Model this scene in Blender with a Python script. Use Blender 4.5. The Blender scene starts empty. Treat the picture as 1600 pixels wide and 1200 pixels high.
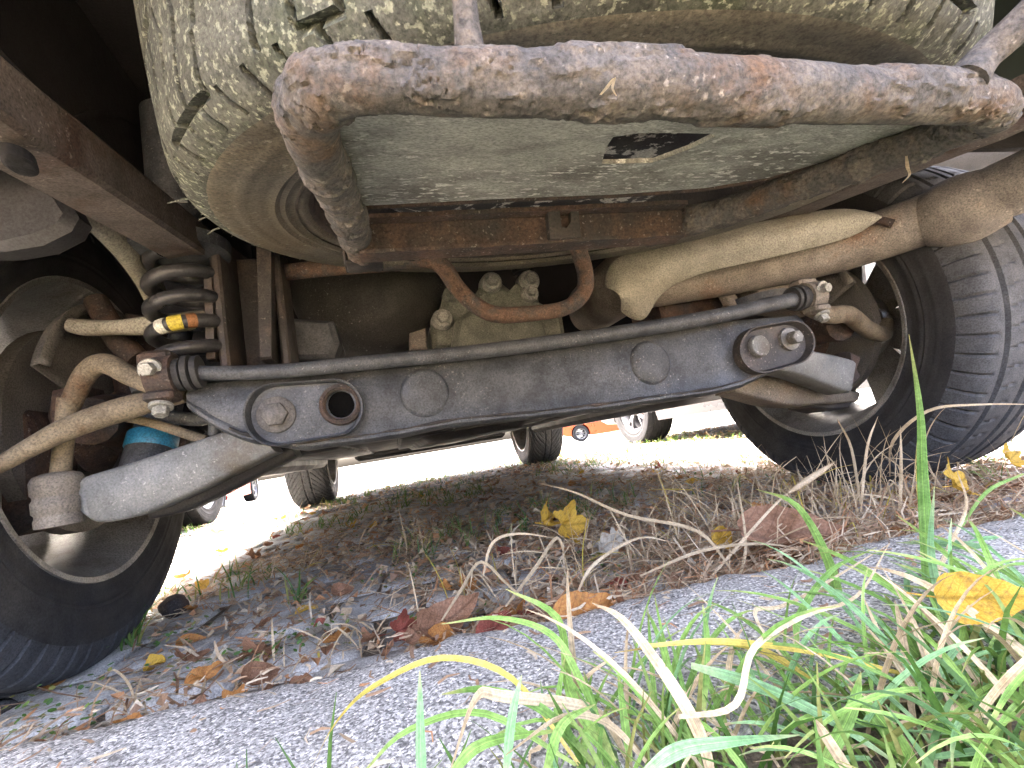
import bpy, bmesh, math, random
from math import sin, cos, pi, radians, sqrt
from mathutils import Vector as V, Matrix, noise
random.seed(7)

# ------------------------------------------------------------------ camera, sky, sun, exposure
SC = bpy.context.scene
COL = SC.collection
F_PX = 744.3                                   # focal length in pixels of the 1600 px wide photograph
CAM = V((-.235, -.875, .223)); YAW, PITCH, ROLL = .2543, .1111, -.1653
fwd = V((sin(YAW)*cos(PITCH), cos(YAW)*cos(PITCH), sin(PITCH)))
r0 = V((cos(YAW), -sin(YAW), 0)); u0 = r0.cross(fwd)
rgt = r0*cos(ROLL)+u0*sin(ROLL); upv = u0*cos(ROLL)-r0*sin(ROLL)
cd = bpy.data.cameras.new('camera'); cam = bpy.data.objects.new('camera', cd); COL.objects.link(cam)
cd.sensor_width = 36; cd.lens = 36*F_PX/1600; cd.clip_start = .01; cd.clip_end = 2000
cam.matrix_world = Matrix(((rgt.x, upv.x, -fwd.x, CAM.x), (rgt.y, upv.y, -fwd.y, CAM.y), (rgt.z, upv.z, -fwd.z, CAM.z), (0, 0, 0, 1)))
SC.camera = cam
SUN_EL, SUN_AZ = radians(60), radians(-30)     # azimuth measured from +Y towards +X
w = bpy.data.worlds.new('World'); SC.world = w; w.use_nodes = True
nt = w.node_tree; sky = nt.nodes.new('ShaderNodeTexSky'); sky.sky_type = 'NISHITA'; sky.sun_disc = False
sky.sun_elevation = SUN_EL; sky.sun_rotation = SUN_AZ; sky.dust_density = 10; sky.air_density = .36; sky.ozone_density = .5
bg = nt.nodes['Background']; bg.inputs[1].default_value = .15
nt.links.new(sky.outputs[0], bg.inputs[0])
sl = bpy.data.lights.new('sun', 'SUN'); sl.energy = 1.0; sl.angle = radians(25); sl.color = (1, .95, .87)
so = bpy.data.objects.new('sun', sl); COL.objects.link(so)
sd = V((sin(SUN_AZ)*cos(SUN_EL), cos(SUN_AZ)*cos(SUN_EL), sin(SUN_EL)))
so.rotation_euler = (-sd).to_track_quat('-Z', 'Y').to_euler(); so.location = sd*20
SC.view_settings.view_transform = 'Standard'; SC.view_settings.look = 'None'
SC.view_settings.exposure = 5.4; SC.view_settings.gamma = 1; SC.view_settings.use_curve_mapping = False
SC.cycles.max_bounces = 8; SC.cycles.diffuse_bounces = 5; SC.cycles.use_denoising = True

# ------------------------------------------------------------------ measuring helpers: a photograph pixel, carried to a known plane of the car
def ray(px, py): return fwd+rgt*((px-800)/F_PX)+upv*((600-py)/F_PX)
def atY(px, py, Y): d = ray(px, py); return CAM+d*((Y-CAM.y)/d.y)
def atX(px, py, X): d = ray(px, py); return CAM+d*((X-CAM.x)/d.x)
def atZ(px, py, Z): d = ray(px, py); return CAM+d*((Z-CAM.z)/d.z)
SPC = V((-.038, -.403, .454)); SPN = V((.019, -.2, 1)).normalized()      # spare wheel: lower shoulder centre and axis
def atS(px, py, off):
    d = ray(px, py); return CAM+d*((SPC+SPN*off-CAM).dot(SPN)/d.dot(SPN))
def ppm(P): return F_PX/(P-CAM).dot(fwd)       # photograph pixels per metre at a point

# ------------------------------------------------------------------ materials
LIGHT_GAIN = dict(rust=.95, rust_flake=.62, dark_rust=1.1, black_steel=.95, frame_black=1.0, dusty_rail=.52, alu=.8, beige=.85, link=.75, exhaust=.95, tray=.78, diff=1.1, spare_tyre=.72, spare_side=.78, rubber=1.0, tread=.72, under=1.2, plastic=1.1,
             tank=.8, brake=1.1, granite=1.45, sett=1.75, sett_far=.6, soil=1.9, spring=1.5, rim_metal=1.1, bolt=1.0, bolt_dark=1.2)   # gain put into each base colour to even out light and shade
def mat(name, cols, scale=30, detail=6, rough=.7, metal=0, bump=.3, bscale=None, bdist=.002, speck=None, speck_scale=220, speck_amt=.6, stain=None, stain_scale=6, stain_lo=.5, stain_hi=.62,
        dust=None, dust_amt=0, rand=None, rough_var=.15, spec=.4, stretch=None, trans=None, island=None, grit=.55, grit_scale=420, speck_lo=.62, speck_all=False, veins=False, blade=None):
    """noise -> ramp -> colour, with optional stain patches, specks, upward/downward dust and bump"""
    kf = LIGHT_GAIN.get(name, 1)
    lift = lambda c: tuple(min(.62, x*kf) for x in c)
    if kf != 1:
        cols = [lift(c) for c in cols]; stain = lift(stain) if stain else stain
    m = bpy.data.materials.new(name); m.use_nodes = True; t = m.node_tree; N = t.nodes; L = t.links
    b = N['Principled BSDF']; tc = N.new('ShaderNodeTexCoord'); mp = N.new('ShaderNodeMapping'); L.new(tc.outputs['Object'], mp.inputs[0])
    if stretch: mp.inputs['Scale'].default_value = stretch
    def nz(s, d=6, r=.6):
        n = N.new('ShaderNodeTexNoise'); n.inputs['Scale'].default_value = s; n.inputs['Detail'].default_value = d; n.inputs['Roughness'].default_value = r
        L.new(mp.outputs[0], n.inputs['Vector']); return n.outputs[0]
    def ramp(src, stops):
        r = N.new('ShaderNodeValToRGB'); e = r.color_ramp.elements
        while len(e) < len(stops): e.new(.5)
        for k, (p_, c) in enumerate(stops):
            e[k].position = p_; e[k].color = (*c, 1) if len(c) == 3 else c
        L.new(src, r.inputs[0]); return r.outputs[0]
    def mix(f, a, c):
        x = N.new('ShaderNodeMix'); x.data_type = 'RGBA'
        if isinstance(f, float): x.inputs[0].default_value = f
        else: L.new(f, x.inputs[0])
        L.new(a, x.inputs[6])
        if isinstance(c, tuple): x.inputs[7].default_value = (*c, 1)
        else: L.new(c, x.inputs[7])
        return x.outputs[2]
    n = len(cols)
    g = (0, 0, 0); h = (1, 1, 1)
    col = ramp(nz(scale, detail), [(.28+.44*k/max(1, n-1), c) for k, c in enumerate(cols)])
    if stain is not None: col = mix(ramp(nz(stain_scale, 8, .65), [(stain_lo, g), (stain_hi, h)]), col, stain)
    if rand or island:
        oi = N.new('ShaderNodeObjectInfo' if rand else 'ShaderNodeNewGeometry')
        src = oi.outputs['Random'] if rand else oi.outputs['Random Per Island']
        pal = rand or island
        rc = ramp(src, [(k/len(pal), c) for k, c in enumerate(pal)]); 
        rc.node.color_ramp.interpolation = 'CONSTANT' if len(pal) > 2 else 'LINEAR'
        mm = N.new('ShaderNodeMix'); mm.data_type = 'RGBA'; mm.blend_type = 'MULTIPLY'; mm.inputs[0].default_value = 1
        L.new(rc, mm.inputs[6]); L.new(col, mm.inputs[7]); col = mm.outputs[2]
    if speck is not None:
        f = ramp(nz(speck_scale, 3, .6), [(speck_lo, g), (speck_lo+.06, (speck_amt,)*3)])
        k = ramp(nz(9, 3), [(.42, (.6,)*3 if speck_all else g), (.62, h)])
        mu = N.new('ShaderNodeMath'); mu.operation = 'MULTIPLY'; L.new(f, mu.inputs[0]); L.new(k, mu.inputs[1])
        col = mix(mu.outputs[0], col, speck)
    if veins:
        sx_ = N.new('ShaderNodeSeparateXYZ'); L.new(tc.outputs['Object'], sx_.inputs[0])
        def mth(op, a_, b_=None):
            q = N.new('ShaderNodeMath'); q.operation = op
            for k_, z_ in enumerate((a_, b_)):
                if z_ is None: continue
                if isinstance(z_, (int, float)): q.inputs[k_].default_value = z_
                else: L.new(z_, q.inputs[k_])
            return q.outputs[0]
        ay = mth('ABSOLUTE', sx_.outputs[1]); lat = mth('FRACT', mth('MULTIPLY', mth('SUBTRACT', mth('MULTIPLY', ay, .9), sx_.outputs[0]), 8.0))
        v1 = ramp(lat, [(.0, (.62,)*3), (.10, h), (.9, h), (1.0, (.62,)*3)]); v2 = ramp(ay, [(.0, (.5,)*3), (.022, (.75,)*3), (.035, h)])
        for vv_ in (v1, v2):
            gm = N.new('ShaderNodeMix'); gm.data_type = 'RGBA'; gm.blend_type = 'MULTIPLY'; gm.inputs[0].default_value = .8; L.new(col, gm.inputs[6]); L.new(vv_, gm.inputs[7]); col = gm.outputs[2]
        col = mix(ramp(nz(7, 4), [(.55, g), (.72, (.75,)*3)]), col, (.16, .085, .045))
    if blade:
        uv = N.new('ShaderNodeUVMap'); su = N.new('ShaderNodeSeparateXYZ'); L.new(uv.outputs[0], su.inputs[0])
        mpu = N.new('ShaderNodeMapping'); mpu.inputs['Scale'].default_value = (14, 1.2, 1); L.new(uv.outputs[0], mpu.inputs[0])
        wn = N.new('ShaderNodeTexNoise'); wn.inputs['Scale'].default_value = 1; wn.inputs['Detail'].default_value = 3; L.new(mpu.outputs[0], wn.inputs['Vector'])
        for src_, st_ in ((wn.outputs[0], [(.3, (.62,)*3), (.5, h), (.7, (1.35,)*3)]), (su.outputs[0], [(.0, (1.25,)*3), (.12, h), (.44, (.85,)*3), (.5, (1.4, 1.4, 1.2)), (.56, (.85,)*3), (.88, h), (1, (1.25,)*3)])):
            gm = N.new('ShaderNodeMix'); gm.data_type = 'RGBA'; gm.blend_type = 'MULTIPLY'; gm.inputs[0].default_value = 1; L.new(col, gm.inputs[6]); L.new(ramp(src_, st_), gm.inputs[7]); col = gm.outputs[2]
        col = mix(ramp(su.outputs[1], [(.0, (.45,)*3), (.18, g), (.8, g), (1, (.8,)*3)]), col, blade)
    if grit:
        gm = N.new('ShaderNodeMix'); gm.data_type = 'RGBA'; gm.blend_type = 'MULTIPLY'; gm.inputs[0].default_value = 1
        L.new(col, gm.inputs[6]); L.new(ramp(nz(grit_scale, 4, .7), [(.32, (1-grit,)*3), (.5, (1,)*3), (.7, (1+grit*.9,)*3)]), gm.inputs[7]); col = gm.outputs[2]
    L.new(col, b.inputs['Base Color'])
    b.inputs['Metallic'].default_value = metal; b.inputs['Specular IOR Level'].default_value = spec
    rr = ramp(nz(scale*.7, 4), [(.3, (max(0, rough-rough_var),)*3), (.7, (min(1, rough+rough_var),)*3)]); L.new(rr, b.inputs['Roughness'])
    if trans:
        b.inputs['Transmission Weight'].default_value = 0
        tr = N.new('ShaderNodeBsdfTranslucent'); L.new(col, tr.inputs[0]); ms = N.new('ShaderNodeMixShader'); ms.inputs[0].default_value = trans
        L.new(b.outputs[0], ms.inputs[1]); L.new(tr.outputs[0], ms.inputs[2]); L.new(ms.outputs[0], N['Material Output'].inputs[0])
    if bump:
        bp = N.new('ShaderNodeBump'); bp.inputs['Strength'].default_value = bump; bp.inputs['Distance'].default_value = bdist
        L.new(nz(bscale or scale*2.5, 8, .65), bp.inputs['Height']); L.new(bp.outputs[0], b.inputs['Normal'])
    return m
M = {}
M['rust'] = mat('rust', [(.03, .024, .02), (.085, .055, .04), (.13, .08, .055), (.075, .062, .054), (.16, .10, .065)], 38, 8, .85, 0, .9, 140, .003, speck=(.34, .30, .25), speck_scale=240, stain=(.052, .05, .052), stain_scale=14)
M['rust_flake'] = mat('rust_flake', [(.05, .046, .043), (.13, .12, .112), (.11, .105, .10), (.19, .165, .14), (.16, .15, .142), (.10, .095, .09)], 46, 10, .85, 0, .9, 130, .003, speck=(.40, .36, .31), speck_scale=150, speck_amt=.4, stain=(.19, .115, .066), stain_scale=13, stain_lo=.53, stain_hi=.66)
M['dark_rust'] = mat('dark_rust', [(.014, .012, .011), (.045, .029, .022), (.075, .046, .033), (.035, .029, .026)], 34, 8, .8, 0, .7, 150, .002, speck=(.26, .24, .22), speck_scale=260, stain=(.03, .026, .024), stain_scale=16, stain_lo=.45, stain_hi=.6)
M['black_steel'] = mat('black_steel', [(.018, .0205, .024), (.040, .044, .050), (.066, .071, .077), (.05, .053, .056)], 30, 7, .55, 0, .35, 180, .0012, speck=(.30, .29, .27), speck_scale=260, stain=(.07, .045, .03), stain_scale=9, stain_lo=.6, stain_hi=.72)
M['frame_black'] = mat('frame_black', [(.014, .013, .013), (.03, .027, .025), (.05, .042, .036)], 22, 7, .6, 0, .45, 160, .0015, speck=(.26, .22, .19), speck_scale=180, stain=(.085, .06, .045), stain_scale=12, stain_lo=.52, stain_hi=.7)
M['dusty_rail'] = mat('dusty_rail', [(.11, .092, .078), (.17, .14, .12), (.23, .185, .155)], 30, 8, .85, 0, .5, 150, .0015, speck=(.3, .26, .22), speck_scale=190, stain=(.10, .055, .038), stain_scale=10, stain_lo=.54, stain_hi=.66)
M['alu'] = mat('alu', [(.15, .155, .15), (.21, .215, .21), (.27, .27, .255)], 26, 7, .62, .25, .35, 200, .001, speck=(.42, .42, .40), speck_scale=200, stain=(.12, .105, .085), stain_scale=10, stain_lo=.52, stain_hi=.68, grit=.3)
M['beige'] = mat('beige', [(.21, .195, .155), (.28, .265, .215), (.33, .315, .255)], 20, 6, .75, .1, .25, 180, .001, stain=(.14, .115, .075), stain_scale=8, stain_lo=.55, stain_hi=.72)
M['link'] = mat('link', [(.12, .10, .07), (.19, .155, .105), (.25, .21, .15)], 28, 7, .8, 0, .4, 160, .001, stain=(.11, .065, .035), stain_scale=12, stain_lo=.52, stain_hi=.66)
M['exhaust'] = mat('exhaust', [(.10, .088, .075), (.17, .15, .125), (.26, .235, .195)], 18, 8, .7, .1, .5, 120, .0016, stain=(.15, .095, .06), stain_scale=9, stain_lo=.56, stain_hi=.7, speck=(.36, .32, .26), speck_scale=160)
M['tray'] = mat('tray', [(.25, .25, .22), (.38, .38, .335), (.5, .5, .44), (.31, .305, .275)], 24, 9, .68, .1, .45, 180, .001, speck=(.72, .71, .64), speck_scale=110, speck_lo=.57, speck_amt=.9, stain=(.2, .19, .165), stain_scale=9, stain_lo=.5, stain_hi=.64, stretch=(1, 2.2, 1))
M['diff'] = mat('diff', [(.055, .06, .05), (.10, .105, .085), (.15, .15, .12)], 32, 8, .7, .15, .6, 120, .002, speck=(.3, .3, .25), speck_scale=160)
M['tank'] = mat('tank', [(.035, .034, .032), (.06, .058, .052), (.085, .08, .07)], 12, 7, .7, 0, .3, 120, .001, speck=(.3, .29, .26), speck_scale=200)
M['shade_black'] = mat('shade_black', [(.002, .002, .002), (.004, .004, .004)], 20, 4, .95, 0, 0, spec=.05)  # near-black colour for the shade inside the bush hole
M['bolt'] = mat('bolt', [(.2, .2, .18), (.32, .32, .29)], 60, 6, .55, .5, .5, 200, .001)
M['bolt_dark'] = mat('bolt_dark', [(.05, .046, .042), (.10, .095, .09)], 60, 6, .6, .2, .5, 200, .001)
M['rubber'] = mat('rubber', [(.016, .016, .017), (.026, .026, .027), (.036, .036, .036)], 20, 8, .75, 0, .25, 220, .0008, stain=(.055, .053, .05), stain_scale=5, stain_lo=.55, stain_hi=.8)
M['rubber_dimmed'] = mat('rubber_dimmed', [(.010, .010, .011), (.015, .015, .016)], 20, 6, .8, 0, .2, 200, .0008, spec=.2)  # rubber of the other cars, darkened against the strong outdoor light
M['tread'] = mat('tread', [(.05, .052, .056), (.075, .078, .083), (.095, .097, .10)], 40, 8, .8, 0, .4, 260, .0008)
M['spare_tyre'] = mat('spare_tyre', [(.06, .062, .052), (.12, .125, .105), (.18, .185, .155)], 30, 9, .85, 0, .9, 130, .003, speck=(.34, .36, .27), speck_scale=230, speck_amt=.8, stain=(.085, .1, .065), stain_scale=16, stain_lo=.52, stain_hi=.66, speck_lo=.56, speck_all=True)
M['spare_side'] = mat('spare_side', [(.08, .074, .06), (.15, .135, .105), (.22, .195, .145)], 11, 9, .75, 0, .35, 160, .001, speck=(.4, .38, .3), speck_scale=170, speck_amt=.5, stain=(.16, .13, .085), stain_scale=5, stain_lo=.5, stain_hi=.66, stretch=(1, 1, 1))
M['spring'] = mat('spring', [(.012, .012, .013), (.03, .03, .031)], 30, 6, .4, 0, .2, 150, .001)
M['under'] = mat('under', [(.006, .006, .007), (.014, .013, .013)], 8, 6, .8, 0, .4, 90, .003)
M['plastic'] = mat('plastic', [(.018, .018, .02), (.032, .032, .034)], 14, 6, .6, 0, .3, 140, .001)
M['rim_metal'] = mat('rim_metal', [(.22, .215, .20), (.34, .33, .31)], 20, 7, .45, .5, .2, 160, .001, stain=(.10, .085, .065), stain_scale=10, stain_lo=.48, stain_hi=.66)
M['alloy'] = mat('alloy', [(.07, .07, .075), (.10, .10, .105)], 20, 4, .35, .3, .05, grit=0)
M['brake'] = mat('brake', [(.10, .095, .085), (.16, .15, .135)], 14, 6, .8, .1, .4, 120, .001)
def paint(name, c, metal=.3):
    return mat(name, [c, tuple(x*1.06 for x in c)], 4, 3, .3, metal, 0, rough_var=.06, spec=.5, grit=0)
M['paint_green'] = paint('paint_green', (.10, .13, .12)); M['paint_silver'] = paint('paint_silver', (.06, .06, .063)); M['paint_red'] = paint('paint_red', (.30, .010, .006))
M['paint_orange'] = paint('paint_orange', (.34, .045, .008)); M['paint_white'] = paint('paint_white', (.30, .30, .31), 0); M['paint_grey'] = paint('paint_grey', (.12, .13, .15))
M['glass'] = mat('glass', [(.02, .025, .03), (.03, .035, .04)], 3, 2, .08, 0, 0, rough_var=.02, spec=.8, grit=0)
def flat(name, c, rough=.6): return mat(name, [c, tuple(min(1, x*1.15) for x in c)], 60, 4, rough, 0, .2, 200, .0005)
M['mark_white'] = flat('mark_white', (.42, .42, .36)); M['mark_yellow'] = flat('mark_yellow', (.40, .32, .04)); M['mark_orange'] = flat('mark_orange', (.2, .09, .035))
M['blue'] = flat('blue', (.02, .15, .28), .5); M['lamp_red'] = flat('lamp_red', (.4, .01, .01), .2)
M['sett'] = mat('sett', [(.22, .217, .21), (.30, .297, .29), (.38, .375, .365)], 60, 8, .9, 0, .7, 200, .003, stain=(.13, .115, .09), stain_scale=8, stain_lo=.5, stain_hi=.66, rand=[(.75, .75, .77), (1.05, 1.04, 1.0)])  # gain brightens it to make up for the shade under the car
M['sett_far'] = mat('sett_far', [(.22, .217, .21), (.30, .297, .29), (.38, .375, .365)], 60, 8, .9, 0, .7, 200, .003, stain=(.15, .125, .09), stain_scale=5, stain_lo=.45, stain_hi=.66, island=[(.7, .7, .72), (1.05, 1.04, 1.0)])  # same stone as sett, its gain darkened against the bright outdoor light
M['soil'] = mat('soil', [(.04, .031, .023), (.085, .066, .046), (.13, .105, .075), (.07, .065, .045)], 55, 9, .95, 0, 1, 120, .01, speck=(.35, .29, .2), speck_scale=90, speck_amt=.8)
M['far_ground'] = mat('far_ground', [(.09, .085, .075), (.125, .12, .11), (.16, .155, .145)], 3, 8, .95, 0, .6, 60, .01, stain=(.11, .12, .06), stain_scale=.7, stain_lo=.48, stain_hi=.6)
def granite(name):
    m = mat(name, [(.25, .239, .214), (.34, .326, .294), (.29, .278, .251)], 22, 8, .85, 0, .8, 180, .004)
    t = m.node_tree; N = t.nodes; L = t.links; b = N['Principled BSDF']; src = b.inputs['Base Color'].links[0].from_socket
    tc = N.new('ShaderNodeTexCoord')
    def vor(s):
        v = N.new('ShaderNodeTexVoronoi'); v.inputs['Scale'].default_value = s; L.new(tc.outputs['Object'], v.inputs['Vector']); return v
    v = vor(560); r = N.new('ShaderNodeValToRGB'); e = r.color_ramp.elements; e.new(.35); e.new(.6); e.new(.8)
    for k, (p_, c) in enumerate([(.0, .4), (.2, .7), (.42, .95), (.66, 1.2), (.88, 1.65)]): e[k].position = p_; e[k].color = (c, c, c*1.02, 1)
    r.color_ramp.interpolation = 'CONSTANT'
    s = N.new('ShaderNodeSeparateColor'); L.new(v.outputs['Color'], s.inputs[0]); L.new(s.outputs[0], r.inputs[0])
    x = N.new('ShaderNodeMix'); x.data_type = 'RGBA'; x.blend_type = 'MULTIPLY'; x.inputs[0].default_value = 1; L.new(src, x.inputs[6]); L.new(r.outputs[0], x.inputs[7]); L.new(x.outputs[2], b.inputs['Base Color'])
    return m
M['granite'] = granite('granite')
def leafm(name, cols, sc=60, **k): return mat(name, cols, sc, 6, .65, 0, .4, 150, .001, trans=.25, spec=.3, grit=.3, **k)
M['leaf_yellow'] = leafm('leaf_yellow', [(.42, .24, .03), (.62, .38, .05), (.68, .46, .09)], 40, speck=(.25, .12, .03), speck_scale=120, veins=True)
M['leaf_orange'] = leafm('leaf_orange', [(.30, .12, .04), (.48, .21, .06), (.56, .32, .09)], 30, speck=(.2, .07, .02), speck_scale=120, veins=True)
M['leaf_red'] = leafm('leaf_red', [(.16, .04, .03), (.27, .07, .045), (.34, .12, .08)], 35, veins=True)
M['leaf_brown'] = leafm('leaf_brown', [(.16, .08, .045), (.3, .155, .085), (.40, .24, .15)], 35, veins=True)
M['leaf_pale'] = leafm('leaf_pale', [(.38, .34, .26), (.52, .47, .38)], 50, veins=True)
M['leaf_green'] = leafm('leaf_green', [(.07, .15, .035), (.14, .26, .06)], 50, veins=True)
gr = dict(spec=.35)
M['grass_green'] = leafm('grass_green', [(.14, .27, .06), (.22, .38, .10), (.32, .48, .16)], 45, rand=[(.75, .8, .7), (1.15, 1.1, 1.0)], blade=(.46, .40, .16))
M['grass_blue'] = leafm('grass_blue', [(.13, .27, .10), (.20, .36, .16), (.30, .47, .24)], 45, rand=[(.8, .8, .8), (1.1, 1.1, 1.1)], blade=(.42, .42, .2))
M['grass_yellow'] = leafm('grass_yellow', [(.40, .34, .06), (.58, .44, .10), (.34, .38, .07)], 22, rand=[(.85, .85, .8), (1.1, 1.1, 1.1)], blade=(.5, .36, .18))
M['straw'] = leafm('straw', [(.40, .30, .18), (.58, .46, .30), (.66, .55, .38)], 40, rand=[(.7, .68, .64), (1.12, 1.1, 1.08)], blade=(.4, .29, .17))
M['litter'] = leafm('litter', [(.7, .68, .64), (1, 1, 1)], 50, island=[(.66, .51, .34), (.44, .28, .17), (.55, .36, .22), (.74, .60, .42), (.58, .44, .29), (.36, .23, .15), (.6, .32, .16), (.5, .37, .25), (.8, .68, .5)])
M['weeds'] = leafm('weeds', [(.75, .75, .75), (1, 1, 1)], 50, island=[(.08, .17, .03), (.13, .24, .05), (.2, .28, .07), (.10, .19, .06), (.30, .30, .09)])

# ------------------------------------------------------------------ mesh helpers
def tag(o, label=None, cat=None, group=None, kind=None):
    for k, v in (('label', label), ('category', cat), ('group', group), ('kind', kind)):
        if v: o[k] = v
    return o
def link(name, me, m=None, parent=None):
    o = bpy.data.objects.new(name, me); COL.objects.link(o)
    if m: me.materials.append(M[m] if isinstance(m, str) else m)
    if parent: o.parent = parent
    return o
def empty(name, loc=(0, 0, 0), rz=0):
    o = bpy.data.objects.new(name, None); o.location = loc; o.rotation_euler = (0, 0, rz); COL.objects.link(o); return o
class MB:
    def __init__(s): s.v = []; s.f = []
    def add(s, vs, fs):
        n = len(s.v); s.v += [tuple(v) for v in vs]; s.f += [tuple(i+n for i in f) for f in fs]; return s
    def rings(s, rs, closed=True, cap=True, loop=False):
        n = len(rs[0]); base = len(s.v)
        for r in rs: s.v += [tuple(p) for p in r]
        R = len(rs)
        for i in range(R if loop else R-1):
            j = (i+1) % R
            for k in range(n if closed else n-1):
                l = (k+1) % n
                s.f.append((base+i*n+k, base+i*n+l, base+j*n+l, base+j*n+k))
        if cap and closed and not loop:
            s.f.append(tuple(base+k for k in reversed(range(n)))); s.f.append(tuple(base+(R-1)*n+k for k in range(n)))
        return s
    def mesh(s, name, smooth=True, angle=40):
        me = bpy.data.meshes.new(name); me.from_pydata(s.v, [], s.f); me.update()
        b = bmesh.new(); b.from_mesh(me); bmesh.ops.recalc_face_normals(b, faces=b.faces[:]); b.to_mesh(me); b.free()
        if smooth:
            me.shade_smooth()
            if angle: me.set_sharp_from_angle(angle=radians(angle))
        return me
    def build(s, name, m, parent=None, smooth=True, angle=40):
        return link(name, s.mesh(name, smooth, angle), m, parent)
def cr(pts, n=8, closed=False):
    """Catmull-Rom resampling"""
    P = [V(p) for p in pts]; out = []; N_ = len(P)
    seg = N_ if closed else N_-1
    for i in range(seg):
        a = P[(i-1) % N_] if closed or i > 0 else P[0]*2-P[1]
        b = P[i]; c = P[(i+1) % N_]; d = P[(i+2) % N_] if closed or i+2 < N_ else P[-1]*2-P[-2]
        for k in range(n):
            t = k/n; out.append(.5*((2*b)+(c-a)*t+(2*a-5*b+4*c-d)*t*t+(3*b-a-3*c+d)*t**3))
    if not closed: out.append(P[-1].copy())
    return out
def crf(vals, n=8):
    return [q.x for q in cr([(v, 0, 0) for v in vals], n)]
def sweep(mb, path, rad, seg=14, flat=None, closed=False, disp=None, updir=None):
    """tube along path; rad: number or list; flat=(a,b) scales the section along up / side"""
    P = [V(p) for p in path]; n = len(P); rs = []
    T = []
    for i in range(n):
        a = P[(i-1) % n] if closed or i > 0 else P[0]; b = P[(i+1) % n] if closed or i < n-1 else P[-1]
        d = b-a; T.append(d.normalized() if d.length > 1e-9 else V((0, 1, 0)))
    up = V(updir) if updir else (V((0, 0, 1)) if abs(T[0].z) < .85 else V((0, 1, 0)))
    for i in range(n):
        s = T[i].cross(up)
        if s.length < 1e-4: s = T[i].cross(V((1, .3, 0)))
        s.normalize(); u = s.cross(T[i]).normalized()
        if not updir: up = u
        r = rad[i] if isinstance(rad, (list, tuple)) else rad
        ring = []
        for k in range(seg):
            t = 2*pi*k/seg; q = s*cos(t)*(flat[1] if flat else 1)+u*sin(t)*(flat[0] if flat else 1)
            pt = P[i]+q*r
            if disp: pt = pt+q.normalized()*disp(pt, i/(n-1), t)
            ring.append(pt)
        rs.append(ring)
    mb.rings(rs, True, True, closed); return mb
def tube(name, pts, rad, m, parent, n=8, seg=14, smooth_path=True, **k):
    path = cr(pts, n, k.get('closed', False)) if smooth_path else pts
    if isinstance(rad, (list, tuple)): rad = crf(rad, n)
    mb = MB(); sweep(mb, path, rad, seg, **k); return mb.build(name, m, parent)
def basis(axis):
    a = V(axis).normalized(); h = V((0, 0, 1)) if abs(a.z) < .9 else V((1, 0, 0))
    s = a.cross(h).normalized(); return a, s, s.cross(a)
def lathe(mb, o, axis, prof, seg=32, closed_prof=False, cap=True):
    """prof: (radius, height along axis)"""
    a, s, u = basis(axis); o = V(o)
    rs = [[o+a*h+(s*cos(2*pi*k/seg)+u*sin(2*pi*k/seg))*max(r, 1e-5) for k in range(seg)] for r, h in prof]
    mb.rings(rs, True, cap and not closed_prof, closed_prof); return mb
def hexbolt(mb, o, axis, r, h, washer=True):
    a, s, u = basis(axis); o = V(o)
    if washer: lathe(mb, o, axis, [(r*1.5, 0), (r*1.5, h*.22), (r*1.38, h*.3)], 20)
    mb.rings([[o+a*hh+(s*cos(pi*k/3)+u*sin(pi*k/3))*rr for k in range(6)] for rr, hh in ((r, h*.2), (r, h*.88), (r*.85, h))])
    return mb
def box(mb, c, sx, sy, sz, bev=.003, rot=None):
    """chamfered box from three stacked rings"""
    def ring(ix, iy, z):
        b = bev
        q = [(-ix+b, -iy), (ix-b, -iy), (ix, -iy+b), (ix, iy-b), (ix-b, iy), (-ix+b, iy), (-ix, iy-b), (-ix, -iy+b)]
        return [V((x, y, z)) for x, y in q]
    hx, hy, hz = sx/2, sy/2, sz/2
    rs = [ring(hx-bev, hy-bev, -hz), ring(hx, hy, -hz+bev), ring(hx, hy, hz-bev), ring(hx-bev, hy-bev, hz)]
    c = V(c)
    rs = [[c+(rot@p if rot else p) for p in r] for r in rs]
    mb.rings(rs); return mb
def beam(mb, stations):
    """loft of closed sections (same count)"""
    mb.rings(stations); return mb
def polyplate(name, outer, holes, nrm, th, m, parent):
    """flat plate with holes, thickness th along nrm"""
    bm = bmesh.new(); edges = []
    for lp in [outer]+holes:
        vs = [bm.verts.new(p) for p in lp]
        for i in range(len(vs)): edges.append(bm.edges.new((vs[i], vs[(i+1) % len(vs)])))
    bmesh.ops.triangle_fill(bm, use_beauty=True, edges=edges)
    g = bmesh.ops.extrude_face_region(bm, geom=bm.faces[:])
    vs = [x for x in g['geom'] if isinstance(x, bmesh.types.BMVert)]
    bmesh.ops.translate(bm, verts=vs, vec=V(nrm).normalized()*th)
    bmesh.ops.recalc_face_normals(bm, faces=bm.faces[:])
    me = bpy.data.meshes.new(name); bm.to_mesh(me); bm.free(); return link(name, me, m, parent)

def fbm(p, s, o=4): return noise.fractal(V(p)*s, 1.0, 2.0, o)

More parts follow.
